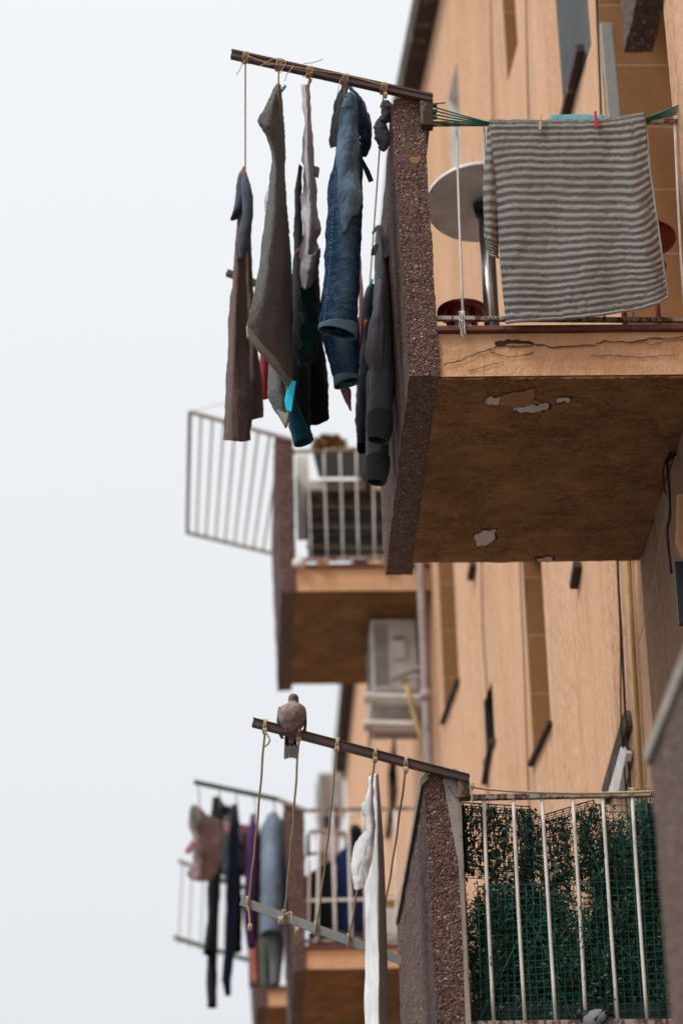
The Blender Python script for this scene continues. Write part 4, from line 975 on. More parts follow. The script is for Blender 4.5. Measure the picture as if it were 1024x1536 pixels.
b = at(442,1050,Yd)+Vector((0,-.027,0)); MB().tube([b, b+Vector((.004,-.010,-.002)), b+Vector((.006,-.016,-.006))], .0042, 8, .0012).build('beak', 'bird_black', t)
for x in (434.6, 446.2):
    b = at(x,1048,Yd)+Vector((0,-.020,0)); lathe(MB(), b, [(.0003,-.0028),(.0022,-.0018),(.0028,0),(.0022,.0018),(.0003,.0028)], 10).build('eye', 'bird_black', t)
for x in (430.5, 447.5):
    b = at(x,1098 + (x-438)*.27,YR0-.026); mb = MB()
    for dx in (-.007, 0, .007): mb.tube([b+Vector((dx*.3,.004,.01)), b+Vector((dx,-.004,.004)), b+Vector((dx*1.2,-.002,-.012))], .0024, 6)
    mb.tube([b+Vector((0,.012,.03)), b+Vector((0,.004,.008))], .003, 6); mb.build('foot', 'bird_leg', t)

t = thing('pigeon', 'grey pigeon with dark head and black wing bars at the bottom railing', 'bird')
Yp = 9.52; zl = at(890,1560,Yp)[2]
spine = [(920,1530,4,5),(912,1528,10,9),(903,1529,15,14),(893,1532,17,17),(883,1534,15,16),(876,1530,11,11),(872,1524,8.6,8.6),(868,1521,8,8),(864,1522,5,5.5),(861.5,1524,2,2)]
def blob(spine, n=22, m=50):
    K = crom([Vector((p[0], p[1], 0)) for p in spine], m); RR = crom([Vector((p[2], p[3], 0)) for p in spine], m); g = []
    for k, r in zip(K, RR):
        b = at(k[0], k[1], Yp); g.append([b+Vector((0, max(.3, r[0])*px*math.cos(a), max(.3, r[1])*px*math.sin(a)*1.0)) for a in [2*PI*i/n for i in range(n)]])
    mb = MB(); mb.grid(g, closed=True, uv=False); mb.f += [tuple(range(n)), tuple(range(len(mb.v)-n, len(mb.v)))]; mb.sm += [True, True]; return mb
blob(spine).build('body', 'pigeon_grey', t)
blob([(882,1528,11.5,12.5),(876,1526.5,10.6,10.8),(872,1523.6,9.2,9.2),(868,1520.8,8.5,8.5),(864,1521.8,5.6,6),(861,1523.8,1.5,1.5)], 22, 30).build('head', 'bird_black', t)
MB().tube([at(863,1523,Yp), at(859,1527,Yp)], .006, 8, .0015).build('beak', 'bird_black', t)
for (x0, y0, x1, y1) in ((889,1536,904,1519),(900,1540,916,1523),(905,1522,920,1529)):
    mb = MB(); A, B_ = at(x0,y0,Yp), at(x1,y1,Yp); 
    mb.tube([A*(1-u)+B_*u+Vector((0,-.037*(1-.45*u*u),.004)) for u in [i/8 for i in range(9)]], .0075, 8, .005); mb.build('wing_bar', 'bird_black', t)
mb = MB(); mb.prism([at(908,1524,Yp-.02), at(936,1538,Yp-.02), at(934,1546,Yp-.02), at(906,1538,Yp-.02)], (0,.04,0)); mb.build('tail', 'pigeon_grey', t)
for x in (884, 894): MB().tube([at(x,1546,Yp), at(x,1561,Yp-.005)], .004, 6).build('leg', 'bird_leg', t)

# ------------------------------------------------------------------ plants and wire mesh on the lower balcony
def wire_grid(mb, o, ux, uz, nx, nzz, r=.0016, bend=None):
    f_ = bend or (lambda u, v: Vector((0,0,0)))
    for i in range(nx+1):
        u = i/nx; mb.tube([o+ux*u+uz*v+f_(u, v) for v in [k/8 for k in range(9)]], r, 4)
    for j in range(nzz+1):
        v = j/nzz; mb.tube([o+ux*u+uz*v+f_(u, v)+Vector((0,.0025,0)) for u in [k/8 for k in range(9)]], r, 4)
def panel(name, label, tl, tr, bl, Y0, nx, nzz, mat, r=.0016, seed=0, fold=0):
    o = at(*tl, Y0); ux = at(*tr, Y0)-o; uz = at(*bl, Y0)-o
    mb = MB(); wire_grid(mb, o, ux, uz, nx, nzz, r, lambda u, v: Vector((.006*nz(Vector((u*2, v*2, seed)), 1), .02*nz(Vector((u*2, v*2, seed+3)), 1), .006*nz(Vector((u*2, v*2, seed+5)), 1))))
    if fold:
        wire_grid(mb, o, ux, Vector((0, fold, -.01)), nx, 5, r); wire_grid(mb, o+uz, ux, Vector((0, fold, 0)), nx, 5, r)
        wire_grid(mb, o+Vector((0,fold,-.01)), ux, uz, nx, nzz, r)
        for q_ in (o, o+ux): wire_grid(mb, q_, Vector((0,fold,-.01)), uz, 5, nzz, r)
        rim = MB()
    t = thing(name, label, 'wire mesh' if not fold else 'wire basket')
    mb.build('wires', mat, t)
    rim = MB(); rim.tube([o, o+ux, o+ux+uz, o+uz, o], r*1.9, 6); rim.build('rim', mat, t)
    return t
panel('mesh_panel', 'large green wire mesh panel across the lower left of the planted railing', (716,1330), (912,1322), (722,1560), Yb+.07, 19, 22, 'mesh_green', .0018, 1)
panel('mesh_panel', 'tall green wire mesh panel at the right end of the planted railing', (906,1196), (1030,1194), (926,1560), Yb+.075, 10, 34, 'mesh_green', .0017, 2)
panel('wire_basket', 'upright dark wire basket of trailing plants next to the pebble pillar', (694,1204), (794,1210), (700,1298), Yb+.06, 8, 7, 'mesh_dark', .0015, 3, .12)
panel('wire_basket', 'tilted dark wire basket under the middle of the planted railing top', (797,1228), (890,1200), (820,1316), Yb+.055, 8, 7, 'mesh_dark', .0015, 4, .12)
mb = MB(); 
for a_, b_ in (((716,1536),(800,1360)),((770,1340),(860,1536)),((838,1300),(800,1420)),((930,1420),(985,1500)),((860,1240),(905,1330))): mb.tube(crom([at(*a_,Yb+.05), (at(*a_,Yb+.05)+at(*b_,Yb+.05))/2+Vector((.01,0,.02)), at(*b_,Yb+.05)], 14), .0016, 5)
tag(mb.build('loose_wire', 'mesh_green'), 'loose bent wires across the green mesh of the lower balcony', 'wire')

def leaf(mb, p, d, n, L, w):
    d = d.normalized(); s = d.cross(n); s = s.normalized() if s.length > 1e-5 else Vector((1,0,0))
    m_ = p+d*L*.45+n*L*.06
    b = len(mb.v); mb.v += [p, m_+s*w, p+d*L, m_-s*w]; mb.f.append((b, b+1, b+2, b+3)); mb.sm.append(False)
def rv(): return Vector((random.gauss(0,1), random.gauss(0,1), random.gauss(0,1))).normalized()
def plant(label, region, Y0, Y1, nst, mat, seed, kind='feather', group=None, L=.028, up=1.0, dens=1.0, hang=False):
    """stems rise (or hang) inside a pixel polygon region (x0,y0,x1,y1 function of x) between two depths"""
    random.seed(seed); t = thing('balcony_plant', label, 'plant'); fo = MB(); st = MB()
    x0, x1, ytop, ybot = region
    for s in range(nst):
        u = random.random(); px0 = x0+(x1-x0)*u; Y = random.uniform(Y0, Y1)
        top = ytop(u)+abs(random.gauss(0, 1))*26-10; 
        a = at(px0, ybot(u) if not hang else ytop(u), Y); b = at(px0+random.gauss(0, 26 if not hang else 12), top if not hang else ybot(u)-abs(random.gauss(0,1))*16, Y)
        b[1] = Y+random.gauss(0, .02)
        mid_ = (a+b)/2+Vector((random.gauss(0,.03), random.gauss(0,.02), 0)); P = crom([a, mid_, b], 16)
        st.tube(P, .0022, 4, .001)
        ln = sum((P[i+1]-P[i]).length for i in range(15)); cnt = int(ln/.011*dens)
        for k in range(cnt):
            v = random.random()**.8; i = min(14, int(v*15)); p = P[i]+(P[i+1]-P[i])*(v*15-i); ax = (P[i+1]-P[i]).normalized()
            if kind == 'feather':
                d = (rv()+ax*(.9)).normalized(); l = L*random.uniform(1.2, 3.0)
                for q_ in range(5):
                    pp = p+d*l*q_/5; leaf(fo, pp, (d*.7+rv()*.8), rv(), L*random.uniform(.4,1.0), L*random.uniform(.07,.15))
            else:
                leaf(fo, p+rv()*.008, rv()+ax*.3, rv(), L*random.uniform(.6,1.3), L*.24)
    fo.build('foliage', mat, t); st.build('stems', 'stem', t); return t
plant('broad feathery dark green bush behind the mesh across the bottom of the planted railing', (712, 905, lambda u: 1420-95*math.sin(PI*min(1,u*1.15+.08))**.8, lambda u: 1565), Yb+.09, Yb+.40, 185, 'leaf_dark', 11, dens=1.1)
plant('tall feathery green bush filling the right end of the planted railing', (898, 1035, lambda u: 1300-85*min(1,u*2.2), lambda u: 1565), Yb+.10, Yb+.40, 130, 'leaf_dark', 12, dens=1.15)
plant('brighter green sprigs pushing through the mesh near the middle of the planted railing', (840, 930, lambda u: 1345, lambda u: 1480), Yb+.05, Yb+.1, 14, 'leaf_mid', 13, dens=.7)
plant('trailing dark plant hanging from the basket beside the pebble pillar', (692, 800, lambda u: 1208+6*u, lambda u: 1330-18*math.sin(7*u)), Yb+.07, Yb+.2, 46, 'leaf_dark', 14, 'leaf', None, .026, dens=1.3, hang=True)
plant('trailing dark plant hanging from the tilted basket in the middle', (800, 905, lambda u: 1238-34*u, lambda u: 1352-20*u), Yb+.07, Yb+.2, 40, 'leaf_dark', 15, 'leaf', None, .026, dens=1.2, hang=True)
plant('thin sparse sprigs leaning out at the left edge of the mesh panel', (700, 740, lambda u: 1350-20*u, lambda u: 1560), Yb+.08, Yb+.14, 16, 'leaf_mid', 16, dens=.45)
random.seed(21)
t = thing('planter_box', 'dark planter troughs on the floor behind the mesh of the lower balcony', 'planter')
zl = at(740,1560,Yb)[2]; x0 = at(712,1560,Yb)[0]
MB().hexa([(x0,Yb+.1,zl-.02),(XA-.1,Yb+.1,zl-.02),(XA-.1,Yb+.34,zl-.02),(x0,Yb+.34,zl-.02)], [(x0-.01,Yb+.09,zl+.15),(XA-.09,Yb+.09,zl+.15),(XA-.09,Yb+.36,zl+.15),(x0-.01,Yb+.36,zl+.15)]).build('trough', 'dark_plastic', t, bevel=.006)
# ------------------------------------------------------------------ mid balcony things
t = thing('drying_rack', 'white metal rack frame with taut wires jutting from the far balcony near the roof', 'drying rack')
A, B_ = at(285,618,YM), at(438,660,YM); Cq, D = at(281,799,YM+2.35), at(408,830,YM+2.35)
MB().bar(A, B_, .026, .028).build('bar', 'old_metal', t, bevel=.003); MB().bar(Cq, D, .026, .028).build('bar', 'old_metal', t, bevel=.003)
MB().bar(A, Cq, .03, .026).build('outer_rail', 'old_metal', t, bevel=.003)
for k in range(8):
    u = .11+.112*k; MB().tube([A*(1-u)+B_*u, Cq*(1-u)+D*u], .010, 6).build('wire', 'white_cord', t)
tag(MB().tube(crom([at(286,618,YM), at(330,606,YM+.3), at(420,590,YM+1), at(520,560,YM+2)], 20), .005, 5).build('thin_line', 'white_cord'), 'thin slack line running from the far white rack frame behind the laundry', 'string')
M('bin', lambda n: m_paint(n, (.035,.036,.038), .6)); M('bin_strap', lambda n: m_paint(n, (.16,.13,.085), .8))
t = thing('slatted_screen', 'dark slatted screen with ochre straps behind the far upper balcony bars', 'screen')
MB().prism([at(459,737,YM+.3), at(640,733,YM+.3), at(640,826,YM+.3), at(462,832,YM+.3)], (0,.06,0)).build('board', 'bin', t)
for k in range(6):
    y = 745+k*15; MB().bar(at(459,y,YM+.27)+Vector((0,0,0)), at(640,y+(4 if k % 2 else -6),YM+.27), .02, .014).build('strap', 'bin_strap' if k % 2 else 'bin', t)
t = thing('flower_box', 'black flower box with rusty orange plant on the far upper balcony', 'flower box')
MB().hexa([at(478,716,YM+.12),at(552,716,YM+.12),at(552,716,YM+.4),at(478,716,YM+.4)], [at(468,676,YM+.12),at(556,676,YM+.12),at(556,676,YM+.4),at(468,676,YM+.4)]).build('box', 'bin', t, bevel=.008)
fo = MB(); random.seed(5)
for k in range(700):
    a = random.uniform(0, 2*PI); rr = math.sqrt(random.random()); p = at(494+23*rr*math.cos(a), 668+13*rr*math.sin(a), YM+.25+random.uniform(-.1,.1)); leaf(fo, p, rv(), rv(), .05, .013)
fo.build('foliage', 'leaf_brown', t)
t = thing('white_shelf', 'white shelf board between flower box and dark screen on the far upper balcony', 'shelf')
MB().prism([at(459,720,YM+.36), at(546,720,YM+.36), at(546,735,YM+.36), at(462,735,YM+.36)], (0,.2,0)).build('board', 'white_box', t, bevel=.006)
MB().prism([at(443,682,YM+.5), at(461,682,YM+.5), at(461,808,YM+.5), at(446,808,YM+.5)], (0,.04,0)).build('upright', 'white_box', t, bevel=.006)
t = thing('white_bottle', 'small white container on the ledge at the left corner of the far upper balcony', 'container')
c = at(449,852,YM-.0); lathe(MB(), c, [(.001,0),(.045,0),(.05,.02),(.05,.06),(.03,.075),(.001,.078)], 18).build('body', 'white_box', t); lathe(MB(), c+Vector((0,0,.078)), [(.02,0),(.02,.015),(.001,.016)], 12).build('cap', 'white_box', t)
for px in (484, 580):
    c = at(px,850,YM-.005); MB().box(c[0]-.045, c[0]+.045, YM-.03, YM+.02, c[2]-.005, c[2]+.045).build('ledge_block', 'bare', mid, bevel=.005)
# air conditioners
def air_con(label, x0, x1, y0, z0, h, L, cap=True, mat='white_box'):
    t = thing('air_conditioner', label, 'air conditioner', 'air conditioners on the facade')
    MB().box(x0, x1, y0, y0+L, z0, z0+h).build('case', mat, t, bevel=.018)
    mb = MB()
    for k in range(9): mb.box(x0+.02+k*.012, x0+.026+k*.012, y0-.006, y0+.001, z0+.04, z0+h-.05)
    mb.build('vent', 'old_metal', t)
    fan = MB(); cy, cz = y0+L*.42, z0+h/2
    for r in (.08, .14, .2): fan.tube([(x0-.008, cy+r*math.cos(a), cz+r*math.sin(a)) for a in [k*2*PI/24 for k in range(25)]], .005, 5)
    fan.build('fan_grille', 'old_metal', t)
    if cap:
        mb = MB(); c = ((x0+x1)/2+.03, z0+h*.56)
        mb.box(c[0]-.05, c[0]+.055, y0-.05, y0-.001, c[1]-.09, c[1]+.07); mb.build('valve_cover', 'white_metal', t, bevel=.012)
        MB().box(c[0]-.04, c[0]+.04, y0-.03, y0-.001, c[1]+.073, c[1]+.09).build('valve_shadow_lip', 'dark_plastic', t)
    for yy in (y0+.06, y0+L-.12):
        MB().bar((x0-.04, yy, z0-.045), (1.50, yy, z0-.045), .04, .04).build('bracket', 'white_box', t)
    return t
p = at(559,1036,18.9); q_ = at(624,927,18.9); hh = q_[2]-p[2]
ac = air_con('grey white air conditioner hung on the wall under the far upper balcony', p[0], q_[0], 18.9, p[2], hh, .8)
t = thing('wall_shelf', 'pale bracket shelves below the hanging air conditioner', 'bracket')
for (xa, ya, xb, yb_) in ((546,1047,640,1050),(545,1088,625,1090)):
    MB().bar(at(xa,ya,18.7), at(xb,yb_,18.7), .16, .035).build('arm', 'white_box', t, bevel=.005)
MB().prism([at(562,1056,18.95), at(632,1056,18.95), at(632,1082,18.95), at(562,1082,18.95)], (0,.4,0)).build('tray', 'old_metal', t, bevel=.01)
MB().bar(at(562,1050,18.75), at(552,1130,18.75), .03, .03, (0,1,0)).build('strut', 'old_metal', t)
tag(MB().tube(crom([at(604,1012,18.75), at(612,1040,18.6), at(620,1070,18.6), at(632,1110,18.6), at(644,1150,18.7)], 24), .018, 8).build('hose', 'yellow_hose'), 'yellowish drain hose running down from the hanging air conditioner', 'hose')
mb = MB(); mb.tube(crom([at(588,1020,18.7), at(610,1008,18.6), at(636,1000,18.6)], 12), .02, 8); mb.tube(crom([at(600,1022,18.72), at(620,1018,18.6), at(640,1016,18.6)], 12), .012, 8)
tag(mb.build('pipe_bundle', 'old_metal'), 'taped copper pipes entering the wall beside the hanging air conditioner', 'pipe')
p = at(478,1212,27); q_ = at(514,1158,27)
air_con('distant pale air conditioner high behind the lower left balcony', p[0], q_[0], 27, p[2], q_[2]-p[2], .9, False, 'alu')
t = thing('dark_cabinet', 'dark box with a yellow sticker under the distant air conditioner', 'cabinet')
MB().prism([at(478,1216,26.6), at(512,1216,26.6), at(510,1282,26.6), at(476,1282,26.6)], (0,.4,0)).build('body', 'old_metal', t, bevel=.01); MB().prism([at(484,1222,26.58), at(506,1222,26.58), at(505,1240,26.58), at(484,1240,26.58)], (0,.02,0)).build('panel', 'dark_plastic', t)

# ------------------------------------------------------------------ lower left balcony things
rackC = thing('drying_rack', 'green painted clothes rack crowded with washing at the lower left', 'drying rack')
A, B_ = at(291,1173,YM), at(416,1199,YM); B2 = at(458,1216,YM)
MB().bar(A, B_, .03, .03).build('bar', 'green_metal', rackC, bevel=.003); MB().bar(B_, B2, .03, .03).build('bar_end', 'old_metal', rackC, bevel=.003)
Cq, D = at(300,1312,YM1), at(440,1352,YM1); MB().bar(Cq, D, .03, .03).build('bar', 'green_metal', rackC, bevel=.003)
for u in (.05, .3, .5, .72, .95):
    a_ = A*(1-u)+B_*u; MB().tube([a_, Cq*(1-u)+D*u], .005, 5).build('rope', 'white_cord', rackC)
rackD = thing('drying_rack', 'faint empty clothes rack farthest away at the lower left', 'drying rack')
A, B_ = at(268,1291,21.6), at(372,1334,21.6); Cq, D = at(261,1406,23.4), at(372,1440,23.4)
MB().bar(A, B_, .03, .03).build('bar', 'old_metal', rackD); MB().bar(Cq, D, .03, .035).build('bar', 'green_metal', rackD)
for u in (.06, .2, .36, .52, .68): MB().tube([A*(1-u)+B_*u, Cq*(1-u)+D*u-Vector((0,0,.05))], .006, 5).build('rope', 'white_cord', rackD)

LG = 'washing on the lower left rack'
M('w_pink', m_cloth, (.36,.19,.20)); M('w_check', m_cloth, (.25,.15,.155), 'weave', .5, (.40,.30,.31)); M('w_plaid', m_cloth, (.03,.05,.055), 'weave', .5, (.10,.13,.14)); M('w_purple', m_cloth, (.11,.04,.14)); M('w_jean', m_cloth, (.15,.20,.28), 'denim', .3, (.28,.34,.42)); M('w_teal', m_cloth, (.10,.22,.20)); M('w_navy', m_cloth, (.008,.016,.045)); M('w_brown', m_cloth, (.15,.10,.085)); M('w_coral', m_cloth, (.45,.13,.10)); M('w_grey', m_cloth, (.20,.20,.20)); M('w_green', m_cloth, (.10,.12,.09)); M('w_red', m_cloth, (.16,.02,.05))
Yc = 18.7
t = garment('shirt', 'faded pink checked shirt outermost on the lower left rack', 'shirt')
sheet([[(285,1218,Yc),(284,1240,Yc),(292,1262,Yc),(288,1290,Yc),(281,1310,Yc),(284,1318,Yc)],[(298,1210,Yc-.1),(296,1250,Yc-.1),(300,1290,Yc-.1),(296,1322,Yc-.1)],[(312,1222,Yc),(314,1260,Yc),(312,1300,Yc),(308,1322,Yc)],[(332,1232,Yc+.1),(333,1260,Yc+.1),(330,1300,Yc+.1),(320,1318,Yc+.1)]], 26, 40, .010, 10, 8, 51).build('body', 'w_check', t, solid=.006)
sheet([[(286,1210,Yc-.06),(284,1222,Yc-.08),(290,1240,Yc-.1)],[(292,1207,Yc-.08),(293,1224,Yc-.11),(296,1244,Yc-.12)],[(300,1212,Yc-.06),(304,1226,Yc-.08),(301,1238,Yc-.1)]], 12, 12, .003).build('collar', 'w_green', t, solid=.006)
sheet([[(288,1260,Yc-.12),(280,1272,Yc-.12),(277,1276,Yc-.12)],[(296,1264,Yc-.12),(290,1276,Yc-.12),(281,1282,Yc-.12)]], 8, 10, .004).build('sleeve', 'w_pink', t, solid=.008)
t = garment('leggings', 'long black leggings hanging lowest on the lower left rack', 'leggings')
loft([(325,1198,Yc+.2,5,.04),(325,1230,Yc+.2,8,.09),(322,1300,Yc+.2,8,.1),(319,1380,Yc+.2,8,.1),(313,1430,Yc+.2,8,.08)], 18, 50, .009, 9, 4, 52).build('leg', 'c_black', t, solid=.006)
loft([(328,1210,Yc+.3,6,.06),(324,1300,Yc+.3,7,.09),(320,1400,Yc+.3,6,.07),(318,1470,Yc+.3,7,.06),(319,1510,Yc+.3,7,.05)], 18, 60, .009, 9, 4, 53).build('leg', 'c_black', t, solid=.006)
sheet([[(322,1196,Yc+.1),(322,1215,Yc+.1),(325,1232,Yc+.1)],[(330,1196,Yc+.05),(336,1212,Yc+.05),(335,1226,Yc+.05)],[(338,1212,Yc+.1),(348,1215,Yc+.1),(342,1222,Yc+.1)]], 12, 14, .008).build('waistband', 'c_black', t, solid=.008)
t = garment('navy_trousers', 'dark navy trousers right of the long black leggings', 'trousers')
loft([(352,1208,Yc+.3,3,.03),(352,1240,Yc+.3,6,.08),(349,1320,Yc+.3,8,.1),(347,1400,Yc+.3,8,.1),(340,1465,Yc+.3,6,.06),(341,1492,Yc+.3,4,.04)], 18, 60, .009, 9, 4, 54).build('leg', 'w_navy', t, solid=.006)
loft([(355,1300,Yc+.5,6,.08),(355,1380,Yc+.5,7,.08),(354,1426,Yc+.5,7,.06)], 18, 30, .009, 9, 4, 55).build('leg', 'c_black', t, solid=.006)
t = garment('charcoal_top', 'charcoal top filling the gap between the black leggings and navy trousers', 'top')
sheet([[(334,1212,Yc+.8),(333,1240,Yc+.8),(332,1300,Yc+.8),(336,1324,Yc+.8)],[(342,1206,Yc+.76),(343,1250,Yc+.74),(343,1300,Yc+.74),(344,1328,Yc+.76)],[(352,1214,Yc+.8),(355,1250,Yc+.8),(356,1300,Yc+.8),(352,1322,Yc+.8)]], 20, 30, .012, 9, 5, 71).build('body', 'c_dgrey', t, solid=.006)
t = garment('plaid_shirt', 'dark plaid shirt hung behind the navy trousers', 'shirt')
sheet([[(328,1246,Yc+.7),(328,1280,Yc+.7),(330,1312,Yc+.7)],[(348,1242,Yc+.65),(348,1280,Yc+.65),(349,1316,Yc+.65)],[(372,1240,Yc+.7),(373,1280,Yc+.7),(374,1314,Yc+.7)]], 24, 24, .009, 9, 5, 56).build('body', 'w_plaid', t, solid=.006)
t = garment('pink_cloth', 'thin pink strip of cloth above the dark plaid shirt', 'top')
sheet([[(310,1224,Yc+.55),(312,1246,Yc+.55)],[(345,1234,Yc+.5),(346,1250,Yc+.5)],[(376,1238,Yc+.55),(376,1252,Yc+.55)]], 20, 8, .008).build('body', 'w_pink', t, solid=.008)
t = garment('purple_leggings', 'bright purple leggings in the middle of the lower left washing', 'leggings')
loft([(379,1222,Yc+.3,3,.03),(378,1260,Yc+.3,7,.08),(376,1320,Yc+.3,9,.1),(374,1380,Yc+.3,8,.08),(378,1420,Yc+.3,6,.06)], 18, 50, .009, 9, 4, 57).build('leg', 'w_purple', t, solid=.006)
loft([(384,1240,Yc+.5,4,.05),(383,1310,Yc+.5,7,.08),(381,1360,Yc+.5,7,.08),(380,1410,Yc+.5,6,.06)], 18, 40, .009, 9, 4, 58).build('leg', 'w_red', t, solid=.006)
t = garment('light_jeans', 'light blue jeans hanging beside the far pillar', 'jeans')
loft([(409,1222,Yc+.1,7,.05),(410,1250,Yc+.1,17,.1),(410,1300,Yc+.1,18,.12),(409,1350,Yc+.1,18,.12),(407,1402,Yc+.1,17,.1)], 20, 50, .009, 9, 5, 59).build('leg', 'w_jean', t, solid=.006)
loft([(417,1230,Yc+.25,9,.06),(416,1300,Yc+.25,14,.1),(412,1400,Yc+.25,13,.1),(414,1440,Yc+.25,10,.08),(412,1478,Yc+.25,7,.05)], 20, 60, .009, 9, 5, 60).build('leg', 'w_grey', t, solid=.006)
t = garment('dark_green_shirt', 'dark green shirt shoulder behind the light blue jeans', 'shirt')
sheet([[(402,1222,Yc+.5),(392,1244,Yc+.5),(388,1270,Yc+.5),(390,1290,Yc+.5)],[(410,1216,Yc+.45),(404,1244,Yc+.45),(402,1270,Yc+.45),(402,1292,Yc+.45)]], 14, 30, .008).build('body', 'c_dgreen', t, solid=.008)
t = garment('teal_towel', 'grey teal towel low behind the light blue jeans', 'towel')
sheet([[(386,1288,Yc+.8),(386,1330,Yc+.8),(388,1400,Yc+.8),(392,1482,Yc+.8)],[(398,1286,Yc+.75),(398,1330,Yc+.75),(400,1400,Yc+.75),(402,1480,Yc+.75)],[(412,1290,Yc+.8),(412,1330,Yc+.8),(414,1400,Yc+.8),(416,1476,Yc+.8)]], 20, 40, .008).build('cloth', 'w_green', t, solid=.008)
t = garment('coral_cloth', 'small coral and brown cloth low between purple leggings and light jeans', 'cloth')
sheet([[(376,1420,Yc+.9),(376,1470,Yc+.9)],[(384,1420,Yc+.86),(385,1472,Yc+.86)],[(390,1420,Yc+.9),(391,1462,Yc+.9)]], 12, 16, .008).build('cloth', 'w_coral', t, solid=.008)
sheet([[(374,1390,Yc+1.0),(373,1440,Yc+1.0),(374,1482,Yc+1.0)],[(388,1390,Yc+.98),(390,1440,Yc+.98),(390,1480,Yc+.98)]], 12, 16, .008).build('lining', 'w_brown', t, solid=.008)
LG = 'washing behind the lower left railing'
t = garment('black_blanket', 'black blanket draped behind the railing bars of the lower left balcony', 'blanket')
sheet([[(454,1316,YM+.2),(455,1350,YM+.2),(456,1390,YM+.2)],[(476,1302,YM+.16),(476,1350,YM+.18),(476,1392,YM+.2)],[(502,1288,YM+.2),(503,1350,YM+.2),(503,1394,YM+.2)]], 26, 26, .012, 8, 4, 61).build('cloth', 'c_black', t, solid=.01)
t = garment('navy_blanket', 'navy blue blanket behind the railing bars right of the black one', 'blanket')
sheet([[(503,1286,YM+.26),(504,1340,YM+.26),(504,1396,YM+.26)],[(522,1264,YM+.22),(523,1340,YM+.22),(523,1398,YM+.22)],[(533,1238,YM+.26),(536,1320,YM+.26),(538,1400,YM+.26)],[(546,1246,YM+.3),(548,1320,YM+.3),(550,1400,YM+.3)]], 30, 30, .012, 8, 4, 62).build('cloth', M('w_blue', m_cloth, (.008,.022,.085)), t, solid=.01)
t = garment('bundle', 'dark clothes bundle on the floor behind the lower left railing', 'cloth')
sheet([[(462,1398,YM+.15),(462,1422,YM+.15)],[(490,1394,YM+.12),(490,1424,YM+.12)],[(520,1398,YM+.12),(520,1424,YM+.12)],[(552,1400,YM+.15),(552,1422,YM+.15)]], 30, 10, .02, 8, 4, 63).build('cloth', 'c_dgrey', t, solid=.02)
t = garment('black_cloth', 'small black cloth bundle on top of the navy blanket', 'cloth')
loft([(532,1238,YM+.3,3,.03),(532,1245,YM+.3,9,.06),(530,1258,YM+.3,9,.06),(528,1268,YM+.3,4,.03)], 14, 16, .012, cap0=True, cap1=True).build('cloth', 'c_black', t)
t = thing('clothes_airer', 'small folding airer of bent tube above the lower left railing', 'airer')
mb = MB(); P0_ = at(465,1290,YM+.5)
mb.tube([at(462,1285,YM+.5), at(462,1252,YM+.5), at(466,1247,YM+.5), at(516,1249,YM+.5), at(519,1254,YM+.5), at(520,1300,YM+.5)], .014, 8); mb.build('frame', 'old_metal', t)
MB().tube([at(462,1281,YM+.5), at(486,1279,YM+.5)], .012, 8).build('crossbar', 'old_metal', t); MB().tube([at(495,1249,YM+.5), at(500,1400,YM+.5)], .012, 8).build('leg', 'old_metal', t)
t = thing('storage_box', 'pale grey box with a yellow lid on the lower left balcony', 'box')
MB().prism([at(575,1362,YM+.3), at(602,1362,YM+.3), at(604,1402,YM+.3), at(577,1402,YM+.3)], (0,.25,0)).build('body', 'white_box', t, bevel=.01)
MB().prism([at(573,1342,YM+.29), at(603,1342,YM+.29), at(603,1350,YM+.29), at(573,1350,YM+.29)], (0,.27,0)).build('lid', 'yellow_plastic', t, bevel=.01)

# ------------------------------------------------------------------ place every root at its own base
bpy.context.view_layer.update()
kids = {}
for o in COL.objects:
    if o.parent: kids.setdefault(o.parent.name, []).append(o)
def down(o):
    r = [o]
    for c in kids.get(o.name, []): r += down(c)
    return r
for o in list(COL.objects):
    if o.parent or o.get('kind') == 'structure' or o.type not in ('MESH', 'EMPTY'): continue
    ms = [x for x in down(o) if x.type == 'MESH']
    vs = [v.co for x in ms for v in x.data.vertices]
    if not vs: continue
    lo_ = [min(v[i] for v in vs) for i in range(3)]; hi_ = [max(v[i] for v in vs) for i in range(3)]
    L = Vector(((lo_[0]+hi_[0])/2, (lo_[1]+hi_[1])/2, lo_[2]))
    if o is bld: L = Vector((0, 0, 0))
    for x in ms:
        for v in x.data.vertices: v.co -= L
        x.data.update()
    o.location = L

# ------------------------------------------------------------------ light
SUN_EL, SUN_AZ = math.radians(55), math.radians(234)      # direction to the sun: azimuth from +Y clockwise
sd = Vector((math.sin(SUN_AZ)*math.cos(SUN_EL), math.cos(SUN_AZ)*math.cos(SUN_EL), math.sin(SUN_EL)))
sun = bpy.data.lights.new('sun', 'SUN'); sun.energy = 1.5; sun.angle = math.radians(14); sun.color = (1, .95, .88)
so = bpy.data.objects.new('sun', sun); COL.objects.link(so); so.rotation_euler = (-sd).to_track_quat('-Z', 'Y').to_euler(); so.location = (0, 0, 30)
w = bpy.data.worlds.new('World'); S.world = w; w.use_nodes = True
nt = w.node_tree; nt.nodes.clear(); N = nt.nodes.new; Lk = nt.links.new
out = N('ShaderNodeOutputWorld'); bg = N('ShaderNodeBackground'); Lk(bg.outputs[0], out.inputs[0])
sky = N('ShaderNodeTexSky'); sky.sky_type = 'NISHITA'; sky.sun_disc = False; sky.sun_elevation = SUN_EL; sky.sun_rotation = SUN_AZ; sky.air_density = 1; sky.dust_density = 4
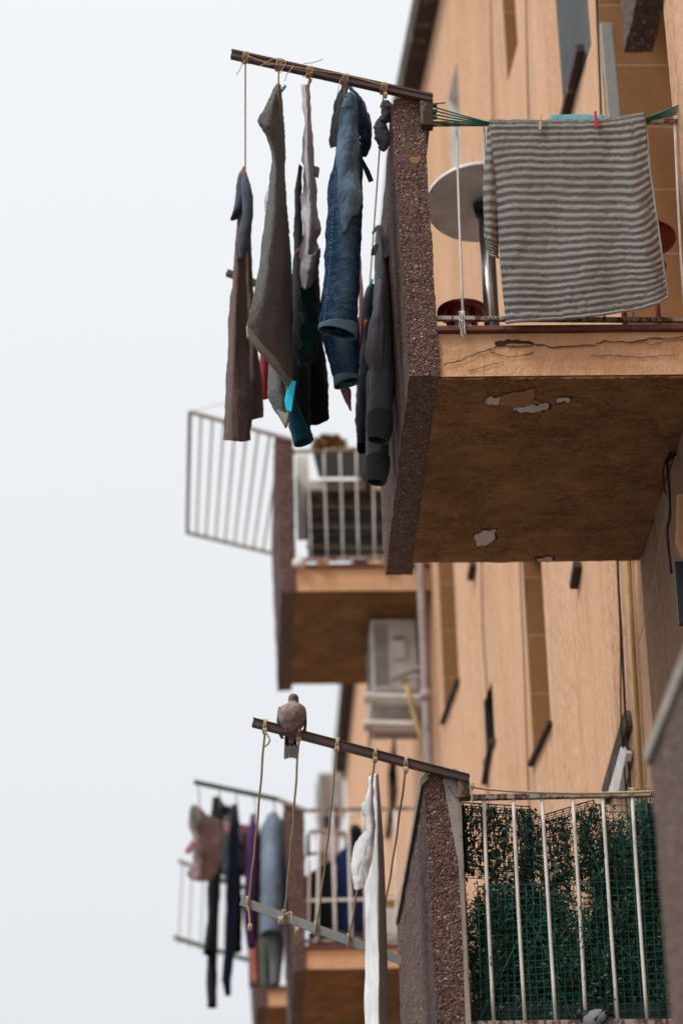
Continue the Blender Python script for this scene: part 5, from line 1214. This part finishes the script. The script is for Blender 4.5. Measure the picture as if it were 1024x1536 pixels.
hs = N('ShaderNodeHueSaturation'); hs.inputs['Saturation'].default_value = .25; Lk(sky.outputs[0], hs.inputs['Color'])
tc = N('ShaderNodeTexCoord'); sp = N('ShaderNodeSeparateXYZ'); Lk(tc.outputs['Generated'], sp.inputs[0])
rp = N('ShaderNodeValToRGB'); Lk(sp.outputs['Z'], rp.inputs[0])
e = rp.color_ramp.elements
OV = [(0, (2.8,2.95,3.15)), (.25, (3.46,3.56,3.70)), (.6, (4.1,4.18,4.28)), (1, (9.2,9.4,9.6))]
while len(e) < len(OV): e.new(.5)
for q_, (p_, c_) in zip(e, OV): q_.position = p_; q_.color = (c_[0]/10, c_[1]/10, c_[2]/10, 1)
sc_ = N('ShaderNodeVectorMath'); sc_.operation = 'SCALE'; sc_.inputs['Scale'].default_value = 15.2; Lk(rp.outputs[0], sc_.inputs[0])
ns = N('ShaderNodeTexNoise'); ns.inputs['Scale'].default_value = 1.6; ns.inputs['Detail'].default_value = 4; Lk(tc.outputs['Generated'], ns.inputs['Vector'])
mx = N('ShaderNodeMix'); mx.data_type = 'RGBA'; mx.inputs[0].default_value = .88; Lk(hs.outputs[0], mx.inputs[6]); Lk(sc_.outputs[0], mx.inputs[7])
Lk(mx.outputs[2], bg.inputs['Color']); bg.inputs['Strength'].default_value = .12

# ------------------------------------------------------------------ camera
cam = bpy.data.cameras.new('camera'); co = bpy.data.objects.new('camera', cam); COL.objects.link(co); S.camera = co
cam.sensor_fit = 'VERTICAL'; cam.sensor_height = 36; cam.sensor_width = 24; cam.lens = F/H*36; cam.clip_end = 500
from mathutils import Matrix
R_ = Matrix(((aX[0], aX[1], -aX[2]), (aY[0], aY[1], -aY[2]), (aZ[0], aZ[1], -aZ[2])))
co.matrix_world = Matrix.Translation((0, 0, CZ)) @ R_.to_4x4()
cam.dof.use_dof = True; cam.dof.focus_distance = 10.75; cam.dof.aperture_fstop = 2.0; cam.dof.aperture_blades = 0
S.view_settings.view_transform = 'Standard'; S.view_settings.look = 'None'; S.view_settings.exposure = .4; S.view_settings.gamma = 1
